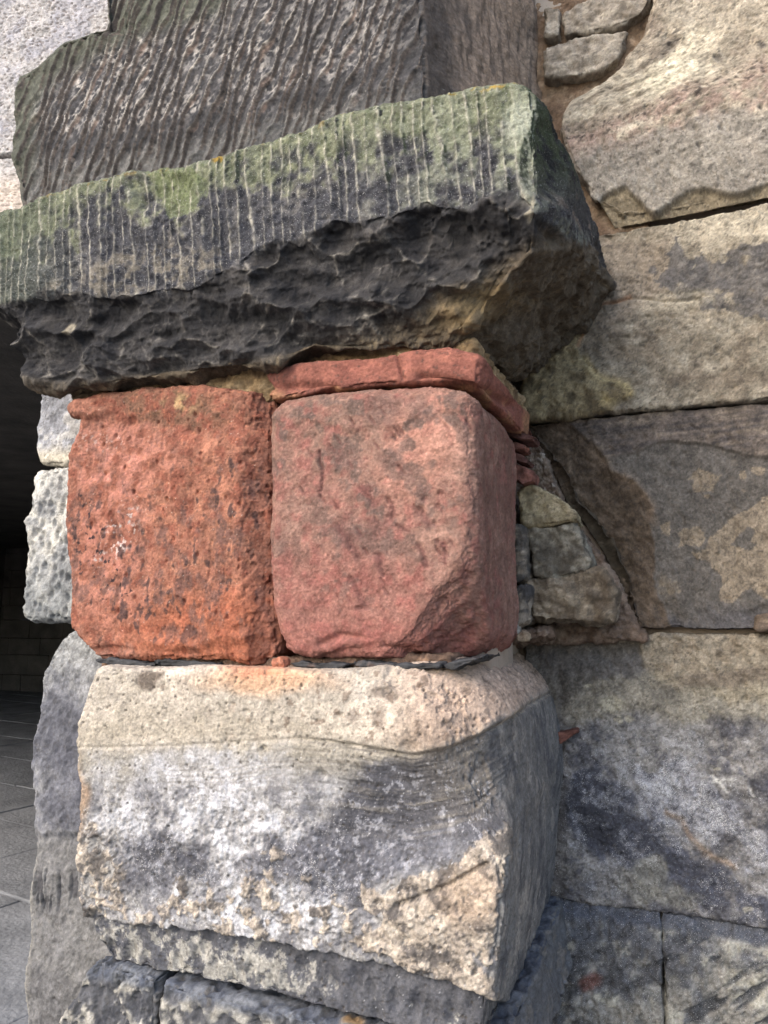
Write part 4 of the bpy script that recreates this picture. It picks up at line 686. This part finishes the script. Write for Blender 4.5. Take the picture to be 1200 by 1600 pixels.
# ================================================================== setting: masonry mass around the frame, passage, paving
def plain_mat(name, c, c2, scale, bump=.4, brick=None):
    m = bpy.data.materials.new(name); m.use_nodes = True; n = m.node_tree.nodes; l = m.node_tree.links; p = n['Principled BSDF']; p.inputs['Roughness'].default_value = .9; p.inputs['Specular IOR Level'].default_value = .2
    t = n.new('ShaderNodeTexCoord'); q = n.new('ShaderNodeTexNoise'); q.inputs['Scale'].default_value = scale; q.inputs['Detail'].default_value = 8; q.inputs['Roughness'].default_value = .65; l.new(t.outputs['Object'], q.inputs['Vector'])
    r = n.new('ShaderNodeValToRGB'); r.color_ramp.elements[0].position = .32; r.color_ramp.elements[1].position = .68; r.color_ramp.elements[0].color = (*c, 1); r.color_ramp.elements[1].color = (*c2, 1); l.new(q.outputs['Fac'], r.inputs[0]); l.new(r.outputs[0], p.inputs['Base Color'])
    q2 = n.new('ShaderNodeTexNoise'); q2.inputs['Scale'].default_value = scale * 14; q2.inputs['Detail'].default_value = 6; l.new(t.outputs['Object'], q2.inputs['Vector'])
    ad = n.new('ShaderNodeMath'); ad.operation = 'ADD'; l.new(q.outputs['Fac'], ad.inputs[0]); l.new(q2.outputs['Fac'], ad.inputs[1])
    b = n.new('ShaderNodeBump'); b.inputs['Strength'].default_value = bump; b.inputs['Distance'].default_value = .01; l.new(ad.outputs[0], b.inputs['Height']); l.new(b.outputs[0], p.inputs['Normal'])
    return m
def boxes(name, bs, mat, tags=None, kind=None, bev=.012):
    P = []; Q = []
    for (x0, x1, y0, y1, z0, z1) in bs:
        o = len(P); P += [(x, y, z) for x in (x0, x1) for y in (y0, y1) for z in (z0, z1)]
        Q += [[o + i for i in f] for f in ((0, 1, 3, 2), (4, 6, 7, 5), (0, 4, 5, 1), (2, 3, 7, 6), (0, 2, 6, 4), (1, 5, 7, 3))]
    o = make_mesh(name, np.array(P, float), np.array(Q), mat, None, tags)
    for p in o.data.polygons: p.use_smooth = False
    if bev: m = o.modifiers.new('arris', 'BEVEL'); m.width = bev; m.segments = 2
    if kind: o['kind'] = kind
    return o
def course_wall(x0, x1, y0, y1, z0, z1, axis, ch=.34, seed=1):
    rnd = random.Random(seed); bs = []; z = z0
    while z < z1 - .05:
        h = min(ch * rnd.uniform(.8, 1.25), z1 - z); a = (x0 if axis == 'x' else y0) - rnd.uniform(0, .4); e = x1 if axis == 'x' else y1; s = x0 if axis == 'x' else y0
        while a < e:
            l = rnd.uniform(.5, .95); p, q = max(a, s), min(a + l, e); j = rnd.uniform(0, .02)
            if q - p > .05:
                if axis == 'x': bs.append((p + .004, q - .004, y0 + j, y1, z + .004, z + h - .004))
                else: bs.append((x0, x1 - j, p + .004, q - .004, z + .004, z + h - .004))
            a += l
        z += h
    return bs
mw = plain_mat('weathered wall stone', (.20, .17, .14), (.34, .30, .25), 3)
# wall beyond the frame on the right, above and below the modelled stones
zr = unp(1300, -70, YW)[2]
bs = course_wall(-.4, 6, YW, YW + .5, zr + .03, 5.2, 'x', seed=3) + course_wall(.72, 6, YW, YW + .5, 0, zr + .03, 'x', seed=5) + course_wall(-.6, .72, YW - .03, YW + .5, 0, .55, 'x', seed=8)
boxes('side_wall', bs, mw, ('coursed sandstone wall continuing around the spalled stones on the right', 'wall'))
md = plain_mat('core mortar', (.24, .19, .15), (.36, .30, .24), 8)
boxes('wall_core', [(-.32, .9, YW + .05, YW + .5, .5, zr + .1), (-.9, -.32, 1.60, 2.3, .3, 2.9), (-.86, -.3, 1.30, 1.6, .3, 1.95)], md, ('rough dark mortar core seen only in the open joints', 'wall'), bev=0)
# passage behind the pier on the left
mp = plain_mat('dark passage stone', (.05, .047, .044), (.11, .10, .09), 2.2, .8)  # one dark tone for all the passage masonry
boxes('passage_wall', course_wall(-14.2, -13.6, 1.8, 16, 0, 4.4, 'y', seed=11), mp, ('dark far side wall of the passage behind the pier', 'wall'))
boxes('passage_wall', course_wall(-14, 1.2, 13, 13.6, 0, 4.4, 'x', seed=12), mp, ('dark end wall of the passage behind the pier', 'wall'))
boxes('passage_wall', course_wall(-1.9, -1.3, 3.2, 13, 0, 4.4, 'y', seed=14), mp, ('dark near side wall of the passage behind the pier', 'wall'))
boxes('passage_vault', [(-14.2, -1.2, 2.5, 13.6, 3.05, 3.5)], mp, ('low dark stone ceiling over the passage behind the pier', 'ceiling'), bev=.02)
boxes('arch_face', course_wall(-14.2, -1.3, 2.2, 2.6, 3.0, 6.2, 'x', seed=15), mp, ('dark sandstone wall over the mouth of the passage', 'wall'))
# paving: worn flagstones
mg = plain_mat('flagstone', (.10, .104, .11), (.21, .216, .224), 2.4, .9)
fl = []; rnd = random.Random(6); row = 0; y = -6.
while y < 14:
    d = rnd.uniform(.75, 1.0); x = -15 + rnd.uniform(0, .6)
    while x < 6:
        l = rnd.uniform(.8, 1.5); fl.append((x + .006, x + l - .006, y + .006, y + d - .006, -.12, rnd.uniform(-.005, .005))); x += l
    y += d
pv = boxes('paving', fl, mg, None, 'structure', .008); pv.location = (-1, 0, 0); pv.rotation_euler = (0, 0, math.radians(-12))
mgd = plain_mat('street ground', (.10, .095, .09), (.16, .15, .145), 1.5)
boxes('ground', [(-150, 150, -150, 150, -.4, -.03)], mgd, None, 'structure', 0)
